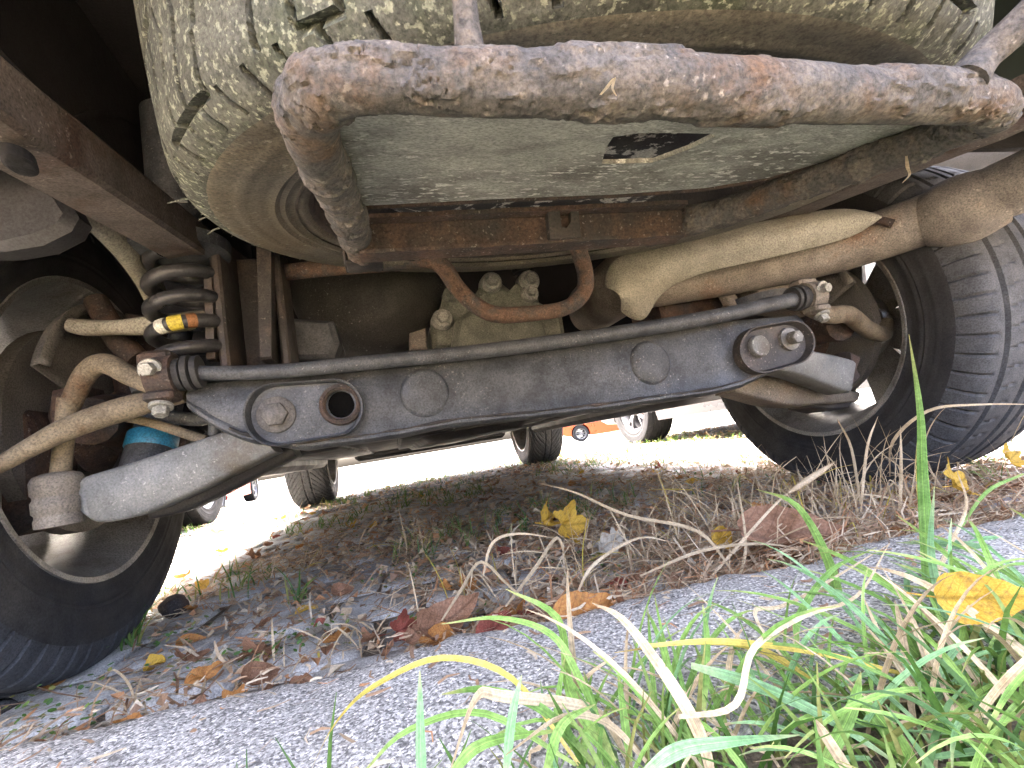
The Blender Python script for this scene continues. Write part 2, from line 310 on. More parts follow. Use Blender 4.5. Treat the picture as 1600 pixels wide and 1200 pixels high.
# ------------------------------------------------------------------ tyres and wheels (axis along +X, centred at the wheel centre)
def tyre_mesh(name, R, W, rb, depth, nang=360, nw=40, bulge=.010, side=20, mats=('rubber', 'tread'), crown=.004, rs_=.296, nsh=12, ribs=((.45, .0016), (.6, .0012), (.85, .001))):
    """closed tyre: sidewall, rounded shoulder and tread carved by depth(arc, v) in metres (v < 0 and v > 1 on the shoulders)"""
    tw = W*.80; half = []
    for k in range(side):
        t = k/(side-1); r = rb+(rs_-rb)*t; x = -W/2-bulge*sin(pi*.5*min(1, t*1.25))
        if t < .2: x -= .003*sin(pi*t/.2)
        for rt, ra in ribs:
            if abs(t-rt) < .6/side: x -= ra
        half.append((x, r, None))
    xs_ = half[-1][0]
    for k in range(1, nsh+1):
        t = k/nsh; an = t*pi/2; half.append((xs_+(-tw/2-xs_)*(1-cos(an)), rs_+(R-crown-rs_)*sin(an), -.3*(1-t)-.001))
    prof = list(half)
    for k in range(1, nw):
        v = k/nw; prof.append((-tw/2+tw*v, R-crown*(2*v-1)**2, v))
    for x, r, v in reversed(half): prof.append((-x, r, None if v is None else 1-v))
    mb = MB(); rs = []
    for i in range(nang):
        a = 2*pi*i/nang; ring = []
        for (x, r, v) in prof:
            rr = r-(depth(a*R, v) if v is not None else 0)
            xx = x
            if v is not None and (v < -.1 or v > 1.1): dd = depth(a*R, v); xx = x-(dd*.8 if x > 0 else -dd*.8)
            ring.append((xx, rr*cos(a), rr*sin(a)))
        rs.append(ring)
    mb.rings(rs, closed=False, cap=False, loop=True)
    me = mb.mesh(name, True, 35)
    me.materials.append(M[mats[0]]); me.materials.append(M[mats[1]])
    npf = len(prof)-1
    for i, f in enumerate(me.polygons):
        if side+1 <= i % npf < npf-side-1: f.material_index = 1
    return me
def fr(x): return x-math.floor(x)
def tread_suv(s, v):
    d = 0
    for g in (.10, .42, .58, .90):
        if abs(v-g) < .022: d = .007
    if -.24 < v < .02 or .98 < v < 1.24:
        if fr(s/.034) < .065: d = max(d, .004)
    elif .14 < v < .38 or .62 < v < .86:
        if fr((s+v*.05)/.034) < .09 and fr(v*2.5) < .8: d = max(d, .003)
    return d
def tread_chevron(s, v):
    u = abs(v-.5)*2
    d = .007 if abs(u-.22) < .05 else 0
    if fr((s+.11*u**1.6)/.042) < .2 and u > .1: d = max(d, .0065)
    return d
def tread_spare(s, v):
    """bent sipes set in staggered rows, a shallow stepped groove and a worn skin"""
    d = 0; vv = (v+.3)/1.6*9.0; row = math.floor(vv); q = vv-row
    P_ = .027; off = (row*.43 % 1)*P_
    bend = .006*(q-.5) if row % 2 else -.006*abs(q-.5)*2
    u = (s+off+bend+.010*v)/P_; k = math.floor(u); x = (u-k)*P_
    hsh = noise.noise(V((k*7.31, row*3.17, 1.5)))
    if hsh > -.28 and .06 < q < .94+.06*hsh:
        if x < .0036: d = .014
    if row in (1, 3, 5) and q < .10 and hsh > -.1: d = max(d, .006)
    if v < -.22 or v > 1.22: d = 0
    return d+.0012*max(0, fbm((s*10, v*3, 2), 6, 3))
def wheel_mesh(name, rb, W, spokes, m_out='alloy', dish=.05, both=False, sw=None):
    """alloy rim: barrel with lips, hub and spokes; outer face towards +X"""
    h = W/2; mb = MB()
    prof = [(rb+.012, -h-.002), (rb+.014, -h+.006), (rb+.003, -h+.012), (rb-.004, -h+.03), (rb-.016, -h+.06), (rb-.02, h-.05), (rb-.008, h-.025), (rb+.003, h-.012), (rb+.014, h-.004), (rb+.012, h+.003),
            (rb+.004, h), (rb-.008, h-.008), (rb-.016, h-.026), (rb-.028, h-.05), (rb-.024, -h+.06), (rb-.012, -h+.03), (rb-.004, -h+.012), (rb+.004, -h)]
    lathe(mb, (0, 0, 0), (1, 0, 0), prof, 64, True)
    xf = h-dish
    lathe(mb, (0, 0, 0), (1, 0, 0), [(.075, xf-.05), (.078, xf-.01), (.07, xf+.004), (.045, xf+.01), (.03, xf+.006), (.0, xf+.006)], 28)
    for k in range(spokes):
        a = 2*pi*k/spokes
        for dv in ((-.09, .09) if both else (0,)):
            c = V((0, cos(a+dv*.3), sin(a+dv*.3))); c2 = V((0, cos(a+dv*2), sin(a+dv*2)))
            t = V((0, -sin(a), cos(a))); X = V((1, 0, 0))
            w0, w1 = sw or ((.014, .009) if both else (.022, .016))
            st = []
            for rr, ww, xo, th, cc in ((.06, w0, xf-.004, .026, c), (rb*.6, (w0+w1)/2, xf+.012, .022, c.lerp(c2, .5).normalized()), (rb-.018, w1, h-.018, .02, c2)):
                q = cc*rr
                st.append([q+t*ww+X*(xo-th), q+t*ww*.8+X*xo, q-t*ww*.8+X*xo, q-t*ww+X*(xo-th)])
            mb.rings(st)
    me = mb.mesh(name, True, 35); me.materials.append(M[m_out]); return me

# ------------------------------------------------------------------ the ground
def gz(y): return -.026*max(0, min(y, 26)-2.9)
KS = -.085                                       # the kerb runs slightly askew to the car
def kerb_y(x): return -.43+KS*x
ys = [-.9, -.7, 0, 1, 2, 2.9, 4, 6, 9, 14, 20, 26, 60, 140, 400]; xs = [-400, -120, -40, -14, -8, -4, -2, -1, 0, 1, 2, 4, 8, 14, 40, 120, 400]
mb = MB(); mb.rings([[(x, y, gz(y)-.011) for x in xs] for y in ys], False, False)
ground = tag(link('ground', mb.mesh('ground', False), 'soil'), kind='structure'); ground.data.materials.append(M['far_ground'])
for p_ in ground.data.polygons:
    c = p_.center
    if c.y > 5.9 or abs(c.x) > 4: p_.material_index = 1
mb = MB(); vx = [-400, -60, -8]+[-3+.15*i for i in range(41)]+[8, 60, 400]
def vz(x, y): return .048+.012*fbm((x, y, 0), 3, 3) if abs(x) < 3.2 and y > -3 else .048
mb.rings([[(x, max(-1e9, kerb_y(max(-3, min(3, x)))-.215-dy), vz(x, -1-dy)) for x in vx] for dy in (0, .08, .16, .3, .5, .8, 1.2, 1.8, 2.4, 8, 60, 400)], False, False)
verge = tag(mb.build('verge', 'soil'), kind='structure')

# kerb: granite stones with worn edges
mb = MB(); mb.rings([[(x, kerb_y(x)-a, z) for a, z in ((.012, -.1), (.012, .035), (.21, .035), (.21, -.1))] for x in (-4.0, 4.0)])
kerb = tag(mb.build('kerb', 'soil', None, False), kind='structure')
edges = [-3.62, -2.66, -1.74, -.985, .545, 1.50, 2.42, 3.4]
for i in range(len(edges)-1):
    a, b = edges[i]+.004, edges[i+1]-.004; n = int((b-a)/.012)+1; rs = []
    for k in range(n+1):
        x = a+(b-a)*k/n; e = min(x-a, b-x); er = .012*max(0, 1-e/.02)**2
        ring = []
        for (d, z) in ((.225, -.08), (.222, .03), (.216, .052), (.2, .061), (.17, .0635), (.14, .064), (.11, .0645), (.08, .0635), (.05, .062), (.03, .059), (.014, .051), (.004, .036), (0, .015), (0, -.08)):
            q = V((x, kerb_y(x)-d, z)); nn = .0035*fbm(q, 9, 4)+.0022*fbm(q, 38, 4)+.0012*noise.noise(q*160)
            big = .014*fbm((x*1.1, 3, i), 2.2, 2)+.006*fbm((x, 1, i), 14, 3)
            ring.append((q.x, q.y+(nn*.9+big if d < .06 else nn*.4), q.z+(nn*1.3-er if z > .02 else 0)))
        rs.append(ring)
    mb = MB(); mb.rings(rs); mb.build('kerbstone', 'granite', kerb, True, 60)

# paving: stone setts in rows along the kerb
paving = empty('paving'); tag(paving, kind='structure')
SETT = []
for k in range(8):
    random.seed(100+k); mb = MB(); sx, sy = .068, .068; rs = []
    def rr(ix, iy, z, j):
        pts = []
        for cx, cy in ((-1, -1), (1, -1), (1, 1), (-1, 1)):
            for t in (0, 1):
                ax, ay = (cx*(ix-.012), cy*iy) if (t == (1 if cx*cy > 0 else 0)) else (cx*ix, cy*(iy-.012))
                pts.append((ax+random.uniform(-j, j), ay+random.uniform(-j, j), z+random.uniform(-j, j)*.5))
        return pts
    rs = [rr(sx, sy, -.05, .001), rr(sx, sy, -.007, .002), rr(sx-.005, sy-.005, -.001, .0015), rr(sx-.022, sy-.022, .0015, .0015)]
    mb.rings(rs); SETT.append(mb.mesh('sett', True, 50))
    SETT[-1].materials.append(M['sett'])
random.seed(5)
allsett = []
PIT = .148
for j in range(52):
    for i in range(-26, 36):
        u = i*PIT+(PIT/2 if j % 2 else 0)+random.uniform(-.005, .005); v_ = .08+j*PIT+random.uniform(-.004, .004)
        x = u; y = kerb_y(0)+v_+KS*u
        if x > 3.4+.3*(y+.5): continue
        P = V((x, y, gz(y)+random.uniform(-.005, .003)))
        d = (P-CAM); z = d.dot(fwd)
        px, py = (800+F_PX*d.dot(rgt)/z, 600-F_PX*d.dot(upv)/z) if z > .05 else (9e9, 0)
        vis = -60 < px < 1660 and py < 1260
        allsett.append((0 if vis else 1, d.length, P, random.randrange(8), KS+random.uniform(-.02, .02)+random.choice((0, pi/2, pi, -pi/2)), random.uniform(.97, 1.02)))
allsett.sort(key=lambda q: (q[0], q[1]))
rest = MB()
for k, (vis, dist, P, var, rz, sc) in enumerate(allsett):
    if k < 290:
        o = link('sett', SETT[var], None, paving); o.location = P; o.rotation_euler = (random.uniform(-.02, .02), random.uniform(-.02, .02), rz); o.scale = (sc, sc, 1)
    else:
        mt = Matrix.Translation(P)@Matrix.Rotation(rz, 4, 'Z')
        rest.add([mt@v.co for v in SETT[var].vertices], [tuple(p.vertices) for p in SETT[var].polygons])
tag(rest.build('sett_field', 'sett_far', paving, True, 50), kind='stuff')

# ------------------------------------------------------------------ car bodies
def interp(tab, x):
    if x <= tab[0][0]: return tab[0][1]
    for (a, b), (c, d) in zip(tab, tab[1:]):
        if x <= c: t = (x-a)/(c-a); return b+(d-b)*t
    return tab[-1][1]
def car_shell(root, m, top, plan, bot, belt, wheels, zc, Ra, nst=110, dark='under', lamps=True, handles=True):
    """body loft with real wheel-arch openings; y from the first to the last entry of top"""
    y0, y1 = top[0][0], top[-1][0]
    Y = sorted(set([y0+(y1-y0)*i/nst for i in range(nst+1)]+[wy+Ra*s for wy in wheels for s in (-1, -.97, -.9, -.75, .75, .9, .97, 1)]))
    rs = []; info = []
    for y in Y:
        zt = interp(top, y); w_ = interp(plan, y); zb = interp(bot, y)
        for wy in wheels:
            if abs(y-wy) < Ra: zb = max(zb, zc+sqrt(Ra*Ra-(y-wy)**2))
        bl = min(belt, zt-.06); g = max(0, min(1, (zt-belt)/.5))
        zb = min(zb, bl-.05)
        half = [(w_*.955, zb), (w_*.985, zb+.02), (w_, zb+(bl-zb)*.45), (w_*.985, zb+(bl-zb)*.8), (w_*.965, bl), (w_*(.93-.17*g), zt-.055), (w_*(.8-.1*g), zt-.006), (w_*.4, zt+.008), (0, zt+.012)]
        ring = [(x, y, z) for x, z in half]+[(-x, y, z) for x, z in reversed(half[:-1])]
        rs.append(ring); info.append((y, zt, bl, g, half))
    mb = MB(); mb.rings(rs, False, False)
    n = len(rs[0]); mb.f.append(tuple(range(n))); mb.f.append(tuple(len(mb.v)-n+k for k in range(n)))
    o = mb.build('body', m, root, True, 32)
    sm = o.modifiers.new('thick', 'SOLIDIFY'); sm.thickness = .012; sm.offset = -1
    return o, info
def glass_parts(root, info, belt):
    runs = []
    for s in (-1, 1):
        q = [(y, zt, bl, h) for (y, zt, bl, g, h) in info if g > .55]
        if not q: return
        ya, yb = q[0][0], q[-1][0]
        cuts = [ya, ya+(yb-ya)*.27, ya+(yb-ya)*.62, yb]
        for a, b in zip(cuts, cuts[1:]):
            rs = []
            for (y, zt, bl, h) in q:
                if a+.03 <= y <= b-.03:
                    (x0, z0), (x1, z1) = h[4], h[5]
                    rs.append([(s*(x0+(x1-x0)*t+.006), y, z0+(z1-z0)*t) for t in (.1, .88)])
            if len(rs) > 1: MB().rings(rs, False, False).build('window', 'glass', root)
    for lo, hi in ((0, len(info)//2), (len(info)//2, len(info))):
        rs = []
        for (y, zt, bl, g, h) in info[lo:hi]:
            if .06 < g < .93: rs.append([(f*h[6][0], y, h[6][1]+.012) for f in (-.92, -.5, 0, .5, .92)])
        if len(rs) > 1: MB().rings(rs, False, False).build('windscreen', 'glass', root)
TYRE = {}
def get_tyre(kind):
    if kind not in TYRE:
        if kind == 'suv': TYRE[kind] = tyre_mesh('tyre', .352, .235, .222, tread_suv, 520, 44)
        if kind == 'chev': TYRE[kind] = tyre_mesh('tyre', .348, .235, .222, tread_chevron, 400, 40)
        if kind == 'road': TYRE[kind] = tyre_mesh('tyre', .318, .205, .215, tread_suv, 260, 30, mats=('rubber_dimmed', 'rubber_dimmed'))
        if kind == 'w_suv': TYRE[kind] = wheel_mesh('wheel', .219, .246, 6, 'rim_metal', .04, False, (.04, .075))
        if kind == 'w_ten': TYRE[kind] = wheel_mesh('wheel', .206, .19, 5, 'alloy', .03, True)
        if kind == 'w_nine': TYRE[kind] = wheel_mesh('wheel', .206, .19, 9, 'alloy', .03)
    return TYRE[kind]
def put_wheel(root, x, y, z, tk, wk, s, rot=0, steer=0):
    wh = link('wheel', get_tyre(wk), None, root); wh.location = (x, y, z); wh.rotation_euler = (rot, 0, (0 if s > 0 else pi)+steer)
    ty = link('tyre', get_tyre(tk), None, wh); return wh
def simple_car(name, label, m, loc, rz, wk, top, belt=.93, W=.89, wb=2.6, grp=None, nose=0):
    """a parked car: y runs from its tail to its nose, origin under its rear axle"""
    root = empty(name, loc, rz); tag(root, label, 'car', grp)
    L0, L1 = top[0][0], top[-1][0]
    plan = [(L0, W*.80), (L0+.12, W*.93), (L0+.5, W), (L1-.6, W), (L1-.14, W*.92), (L1, W*.74)]
    bot = [(L0, .36), (L0+.3, .25), (L0+.6, .2), (L1-.9, .19), (L1-.62, .19+nose*.2), (L1-.3, .2+nose), (L1, .26+nose)]
    o, info = car_shell(root, m, top, plan, bot, belt, (0, wb), .318, .365)
    glass_parts(root, info, belt)
    mb = MB(); mb.rings([[(-.58, y, z), (.58, y, z), (.58, y, z+.03), (-.58, y, z+.03)] for y, z in ((L0+.1, .42), (L0+.5, .26), (L1-.9, .24), (L1-.1, .26+nose))]); mb.build('floor_pan', 'under', root, False)
    for s in (-1, 1):
        mb = MB(); sl = [(s*W*.97, y, z) for y, z in ((.4, .19), (wb-.4, .18))]
        mb.rings([[(s*W*.80, y, z-.005), (s*W*1.002, y, z-.005), (s*W*1.006, y, z+.07), (s*W*.80, y, z+.07)] for _, y, z in sl]); mb.build('sill', m, root, False)
        for y in (0, wb): put_wheel(root, s*(W-.10), y, .313, 'road', wk, s, random.uniform(0, 1))
        for yy, mm in ((L0+.01, 'lamp_red'), (L1-.03, 'alloy')):
            mb = MB(); box(mb, (s*W*.62, yy, belt-.16), .3, .08, .13, .02); mb.build('tail_lamp' if mm == 'lamp_red' else 'headlamp', mm, root)
    for yy in (L0-.012, L1+.012):
        mb = MB(); box(mb, (0, yy, .5), .52, .02, .11, .004); mb.build('number_plate', 'mark_white', root)
    return root
HATCH = [(-.78, .62), (-.72, .95), (-.62, 1.1), (-.3, 1.42), (.1, 1.47), (1.1, 1.46), (1.55, 1.36), (2.2, 1.02), (2.5, .93), (3.1, .82), (3.35, .66), (3.42, .5)]
WAGON = [(-.95, .62), (-.9, 1.0), (-.8, 1.15), (-.5, 1.42), (0, 1.47), (1.1, 1.47), (1.55, 1.38), (2.25, 1.0), (2.6, .93), (3.25, .82), (3.5, .66), (3.58, .5)]

# neighbours in the parking row and cars further off
simple_car('parked_car', 'silver car parked right of the raised underbody, its multi-spoke front wheel showing', 'paint_silver', (2.53, .12, 0), 0, 'w_ten', WAGON, W=.86, wb=2.62)
simple_car('parked_car', 'white car in the next bay on the left, bright spoked wheel beside the left tyre', 'paint_white', (-2.34, .05, 0), 0, 'w_nine', WAGON, W=.89, wb=2.6, nose=.2)
def far_car(label, m, a, ya, b, top, wk, grp=None):
    """set a far car so that its wheels stand on the slope at two sighted points"""
    P = atY(*a, ya); best = None
    for k in range(-60, 61):
        Q = atY(*b, ya+k*.05); d = abs(((Q-P).xy).length-2.6)
        if best is None or d < best[0]-1e-6: best = (d, Q)
    Q = best[1]; d = (Q-P); rz = math.atan2(-d.x, d.y)
    ctr = P+V((cos(rz), sin(rz), 0))*0
    n = V((cos(rz), sin(rz), 0)); s = 1 if n.dot(CAM-P) < 0 else -1
    loc = P+n*s*.8
    return simple_car('parked_car', label, m, (loc.x, loc.y, gz(P.y)), rz, wk, top, grp=grp)
far_car('red hatchback parked far off to the left beyond the tyre', 'paint_red', (394, 784), 12, (338, 797), HATCH, 'w_ten')
far_car('orange car far off between the front wheel and the silver car', 'paint_orange', (908, 680), 17, (1010, 662), HATCH, 'w_nine')

# ------------------------------------------------------------------ the car we look under
suv = empty('parked_suv'); tag(suv, 'rusty underside of a parked car backed up to the kerb, seen from behind', 'car')
SUVTOP = [(-.87, .74), (-.85, 1.05), (-.79, 1.22), (-.6, 1.58), (-.3, 1.69), (.9, 1.71), (1.5, 1.62), (2.15, 1.20), (2.5, 1.08), (3.15, .98), (3.45, .82), (3.56, .6)]
plan = [(-.87, .78), (-.78, .87), (-.5, .925), (2.9, .925), (3.3, .86), (3.56, .68)]
bot = [(-.87, .60), (-.6, .54), (-.45, .36), (.45, .25), (2.2, .24), (3.1, .27), (3.56, .34)]
o, info = car_shell(suv, 'paint_green', SUVTOP, plan, bot, 1.08, (0, 2.66), .345, .425); glass_parts(suv, info, 1.08)
def fbox(name, x0, x1, y0, y1, z0, z1, m, bev=.01):
    mb = MB(); box(mb, ((x0+x1)/2, (y0+y1)/2, (z0+z1)/2), x1-x0, y1-y0, z1-z0, bev); return mb.build(name, m, suv)
fbox('rear_floor', -.76, .76, -.85, .34, .80, .84, 'under')
fbox('bumper_beam', -.66, .66, -.855, -.81, .62, .72, 'plastic')
fbox('bulkhead', -.86, .86, .40, .44, .40, .82, 'under')
mb = MB()                                                     # ribbed underfloor between the axles
for k in range(9):
    x = -.6+.15*k; box(mb, (x, 1.85, .283 if k % 2 else .292), .152, 2.85, .03, .006)
mb.build('floor_pan', 'plastic', suv)
fbox('front_crossmember', -.5, .5, 2.35, 2.6, .235, .30, 'plastic', .02)
fbox('transmission_tunnel', -.16, .16, .5, 3.1, .250, .3, 'plastic', .02)
for s in (-1, 1):
    fbox('side_sill', s*.76-.12, s*.76+.12, .46, 2.2, .235, .34, 'plastic', .02)
    for y in (0, 2.66):                                       # wheel arch liners
        mb = MB(); rs = []
        for k in range(25):
            a = radians(0+152*k/24); rs.append([(s*x, y+r*cos(a), .345+r*sin(a)) for x, r in ((.52, .425), (.9, .425), (.9, .432), (.52, .432))])
        mb.rings(rs); mb.build('wheel_arch_liner', 'under', suv)
        fbox('inner_wing', s*.53-.008, s*.53+.008, y-.43, y+.40, .62, .82, 'under')
# wheels: inner flange 0.68 m off the centre line
for s in (-1, 1):
    put_wheel(suv, s*.8, 0, .345, 'suv', 'w_suv', s, .3 if s > 0 else .55)
    put_wheel(suv, s*.8, 2.66, .342, 'chev', 'w_suv', s, .9)
    mb = MB(); lathe(mb, (s*.70, 0, .345), (s, 0, 0), [(.155, 0), (.155, .02), (.09, .022), (.085, .045), (.03, .05), (0, .05)], 40); mb.build('brake_disc', 'brake', suv)
    mb = MB(); pr = [(.178, -.006), (.19, 0), (.185, .012), (.12, .012), (.07, .004), (.0, .004)]   # dust shield, open at the bottom
    a0, seg = radians(20), 40; rs = []
    for r, h in pr: rs.append([(s*(.645+h), r*cos(a0+(radians(140))*k/seg), .345+r*sin(a0+radians(140)*k/seg)) for k in range(seg+1)])
    mb.rings(rs, False, False); o = mb.build('brake_shield', 'brake', suv); sm = o.modifiers.new('t', 'SOLIDIFY'); sm.thickness = .003
    mb = MB()                                                 # knuckle: hub carrier with arms
    lathe(mb, (s*.56, 0, .345), (s, 0, 0), [(.035, 0), (.06, .01), (.065, .06), (.05, .09), (.075, .12)], 24)
    sweep(mb, cr([(s*.60, 0, .345), (s*.60, -.02, .29), (s*.595, -.09, .25), (s*.59, -.15, .235)]), crf([.045, .04, .03, .024]), 12)
    sweep(mb, cr([(s*.60, 0, .36), (s*.60, -.03, .43), (s*.58, -.05, .5)]), crf([.045, .036, .026]), 12)
    sweep(mb, cr([(s*.61, 0, .33), (s*.61, -.10, .34), (s*.60, -.17, .33)]), crf([.05, .035, .03]), 12)
    mb.build('knuckle', 'dark_rust', suv)
    mb = MB(); sweep(mb, cr([(s*.64, .06, .26), (s*.645, .11, .30), (s*.645, .12, .38)]), .035, 10, flat=(1, .8)); mb.build('brake_caliper', 'dark_rust', suv)
    tube('drive_shaft', [(s*.08, .02, .40), (s*.3, .02, .385), (s*.56, 0, .345)], .014, 'black_steel', suv, 4)
    mb = MB()
    for k in range(5): lathe(mb, (s*(.47+.018*k), .015-.003*k, .362-.003*k), (s, 0, -.15), [(.022+.004*k, 0), (.03+.004*k, .008), (.022+.004*k, .016)], 20)
    mb.build('rubber_boot', 'rubber', suv)

def prism(name, poly, Y, depth, m, bev=.006, ang=None, parent=None, front=True):
    """casting outlined at plane Y (photo pixels), running forward by depth, chamfered towards the viewer"""
    P = [atY(x, y, Y) for x, y in poly]; c = sum(P, V())/len(P); rs = []
    for dy, k in ((0, bev), (bev*.8, 0), (depth, 0)):
        ring = []
        for q in P:
            d = (q-c); l = d.length; ring.append(c+d*((l-k)/l)+V((0, dy, 0)))
        rs.append(ring)
    mb = MB(); mb.rings(rs); return mb.build(name, m, parent or suv, True, 35)
def px_tube(name, pts, rpx, m, parent=None, n=8, seg=14, **k):
    """pts: (px, py, Y); rpx radius in photo pixels (number or list)"""
    P = [atY(*q) for q in pts]
    R = [(r/ppm(q)) for r, q in zip(rpx if isinstance(rpx, (list, tuple)) else [rpx]*len(P), P)]
    return tube(name, P, R, m, parent or suv, n, seg, **k)

# rear crossmember: pressed-steel beam with rolled lower edge
CY = -.25
st = []
tab = [(292, 602, 640), (330, 600, 668), (380, 596, 692), (470, 590, 704), (580, 580, 690), (700, 565, 668), (815, 552, 656), (930, 537, 643), (1020, 524, 630), (1110, 508, 617), (1150, 503, 606), (1180, 499, 592), (1262, 492, 552)]
txs = [t[0] for t in tab]
for i in range(61):
    x = 292+(1262-292)*i/60
    yt = interp([(t[0], t[1]) for t in tab], x); yb = interp([(t[0], t[2]) for t in tab], x)
    T = atY(x, yt, CY); B = atY(x, yb, CY); X = (T.x+B.x)/2; zt, zb = T.z, B.z; h = zt-zb
    st.append([V((X, CY+dy, z)) for dy, z in ((.03, zt+.006), (.012, zt+.004), (.002, zt-.008), (-.001, zt-h*.35), (-.001, zb+h*.35), (0, zb+.014), (-.0025, zb+.009), (-.002, zb+.004), (.004, zb), (.02, zb-.001), (.1, zb+.008), (.13, zb+.024), (.13, zt-.01), (.11, zt+.004))])
    for q in st[-1]: q += V((0, .0012*fbm(q, 30), .0012*fbm(q+V((3, 3, 3)), 26)))
mb = MB(); mb.rings(st); cross = mb.build('rear_crossmember', 'black_steel', suv, True, 35)
for (x, y, r) in ((664, 614, 36), (1017, 567, 33)):           # embossed round plugs
    P = atY(x, y, CY-.002); rr = r/ppm(P); mb = MB(); lathe(mb, P+V((0, .002, 0)), (0, -1, 0), [(rr*1.12, -.004), (rr*1.05, .001), (rr*.97, .003), (rr*.9, .0042), (rr*.5, .005), (0, .005)], 36); mb.build('plug', 'black_steel', cross)
def stadium(cx0, cy0, r0_, cx1, cy1, r1_, n=14):
    d = V((cx1-cx0, cy1-cy0)).normalized(); a = math.atan2(d.y, d.x); out = []
    for k in range(n+1): t = a+pi/2+pi*k/n; out.append((cx0+r0_*cos(t), cy0+r0_*sin(t)))
    for k in range(n+1): t = a-pi/2+pi*k/n; out.append((cx1+r1_*cos(t), cy1+r1_*sin(t)))
    return out
sm_pts = [st[i][6]+V((0, -.0005, 0)) for i in range(4, 58)]
mb = MB(); sweep(mb, sm_pts, .0016, 10, disp=lambda p_, t, a: .0016*fbm(p_, 60)); mb.build('rusty_seam', 'frame_black', cross)
# left link pocket: cup plate with rim, bolt and hole backed by a black disc
pk = stadium(430, 648, 48, 522, 637, 44)
L_ = [atY(x, y, CY-.016) for x, y in pk]
mb = MB(); c = sum(L_, V())/len(L_)
rs = [[c+(q-c)*s_+V((0, dy, 0)) for q in L_] for s_, dy in ((.86, .009), (.93, .0085), (.965, .001), (.985, -.003), (1.015, -.004), (1.03, 0), (1.025, .03))]
mb.rings(rs, True, False)
pocket = mb.build('link_pocket', 'black_steel', cross)
mb = MB(); lathe(mb, atY(533, 632, CY-.003), (0, -1, 0), [(.0185, 0), (.0185, .0008), (0, .0008)], 24); mb.build('bore_shade', 'shade_black', cross)  # flat black disc painted as the shade deep in the hole
hole = [atY(533+21*cos(2*pi*k/20), 632+21*sin(2*pi*k/20), CY-.007) for k in range(20)]
polyplate('pocket_plate', [c+(q-c)*.88+V((0, .0095, 0)) for q in L_], [hole], (0, 1, 0), .003, 'black_steel', cross)
mb = MB(); P = atY(533, 632, CY-.008); lathe(mb, P, (0, -1, 0), [(.0178, -.003), (.0178, .005), (.0205, .008), (.0245, .006), (.026, 0), (.026, -.004)], 28, True)
mb.build('bush_ring', 'dark_rust', cross)
mb = MB(); hexbolt(mb, atY(432, 648, CY-.007), (0, -1, 0), .0145, .013); mb.build('bolt', 'bolt_dark', cross)
# right link pocket: plate with a round plug and a bolt
pk = stadium(1192, 546, 36, 1236, 536, 34); R_ = [atY(x, y, CY-.014) for x, y in pk]; c = sum(R_, V())/len(R_); mb = MB()
rs = [[c+(q-c)*s_+V((0, dy, 0)) for q in R_] for s_, dy in ((.05, .008), (.82, .008), (.9, .007), (.96, .0), (.985, -.003), (1.03, -.003), (1.04, .002), (1.03, .03))]
mb.rings(rs, True, True); mb.build('link_pocket', 'frame_black', cross)
P = atY(1185, 541, CY-.008); mb = MB(); lathe(mb, P, (0, -1, 0), [(.0175, -.004), (.0172, .004), (.0155, .006), (0, .0065)], 28); mb.build('plug', 'alu', cross)
P = atY(1233, 530, CY-.008); mb = MB(); lathe(mb, P, (0, -1, 0), [(.019, -.004), (.018, .003), (.012, .004)], 24); hexbolt(mb, P+V((0, -.003, 0)), (0, -1, 0), .011, .016, False); mb.build('bolt', 'alu', cross)

# anti-roll bar along the top of the crossmember, clamps and bushes
px_tube('anti_roll_bar', [(300, 582, -.265), (340, 583, -.268), (440, 580, -.272), (560, 568, -.272), (760, 548, -.272), (960, 521, -.272), (1120, 494, -.27), (1200, 476, -.265), (1262, 464, -.258)], 11.5, 'black_steel', n=6)
px_tube('anti_roll_bar_end', [(290, 588, -.26), (245, 602, -.255), (205, 588, -.245), (165, 568, -.235), (138, 580, -.225), (118, 615, -.215), (104, 650, -.205)], [13, 14, 15, 16, 16, 15, 13], 'link')
px_tube('anti_roll_bar_end', [(1262, 480, -.25), (1295, 492, -.235), (1325, 492, -.21), (1352, 512, -.185), (1378, 522, -.16), (1384, 505, -.15)], [13, 14, 14, 13, 12, 11], 'link')
for (x, y, Yb, sg) in ((296, 583, -.262, -1), (1246, 466, -.258, 1)):
    P = atY(x, y, Yb); ax = (atY(x+40, y-6, Yb)-P).normalized(); mb = MB()
    for k in range(3): lathe(mb, P+ax*(.009*k-.009), ax, [(.012, -.004), (.021-.002*abs(k-1), -.003), (.021-.002*abs(k-1), .003), (.012, .004)], 22)
    mb.build('bush', 'rubber', suv)
    P2 = P+ax*(.026*sg); mb = MB(); lathe(mb, P2, ax, [(.014, -.014), (.0235, -.013), (.0235, .013), (.014, .014)], 22)
    box(mb, P2+V((0, -.006, -.024)), .03, .03, .012, .003); box(mb, P2+V((sg*.012, .02, .012)), .035, .03, .045, .004)
    mb.build('clamp', 'dark_rust' if sg < 0 else 'exhaust', suv)
    for bp_, ba_ in ((V((0, -.012, -.034)), (0, -.4, -1)), (V((sg*.004, -.02, .006)), (0, -1, -.2))): hexbolt(MB(), P2+bp_, ba_, .008, .013).build('bolt', 'bolt', suv)

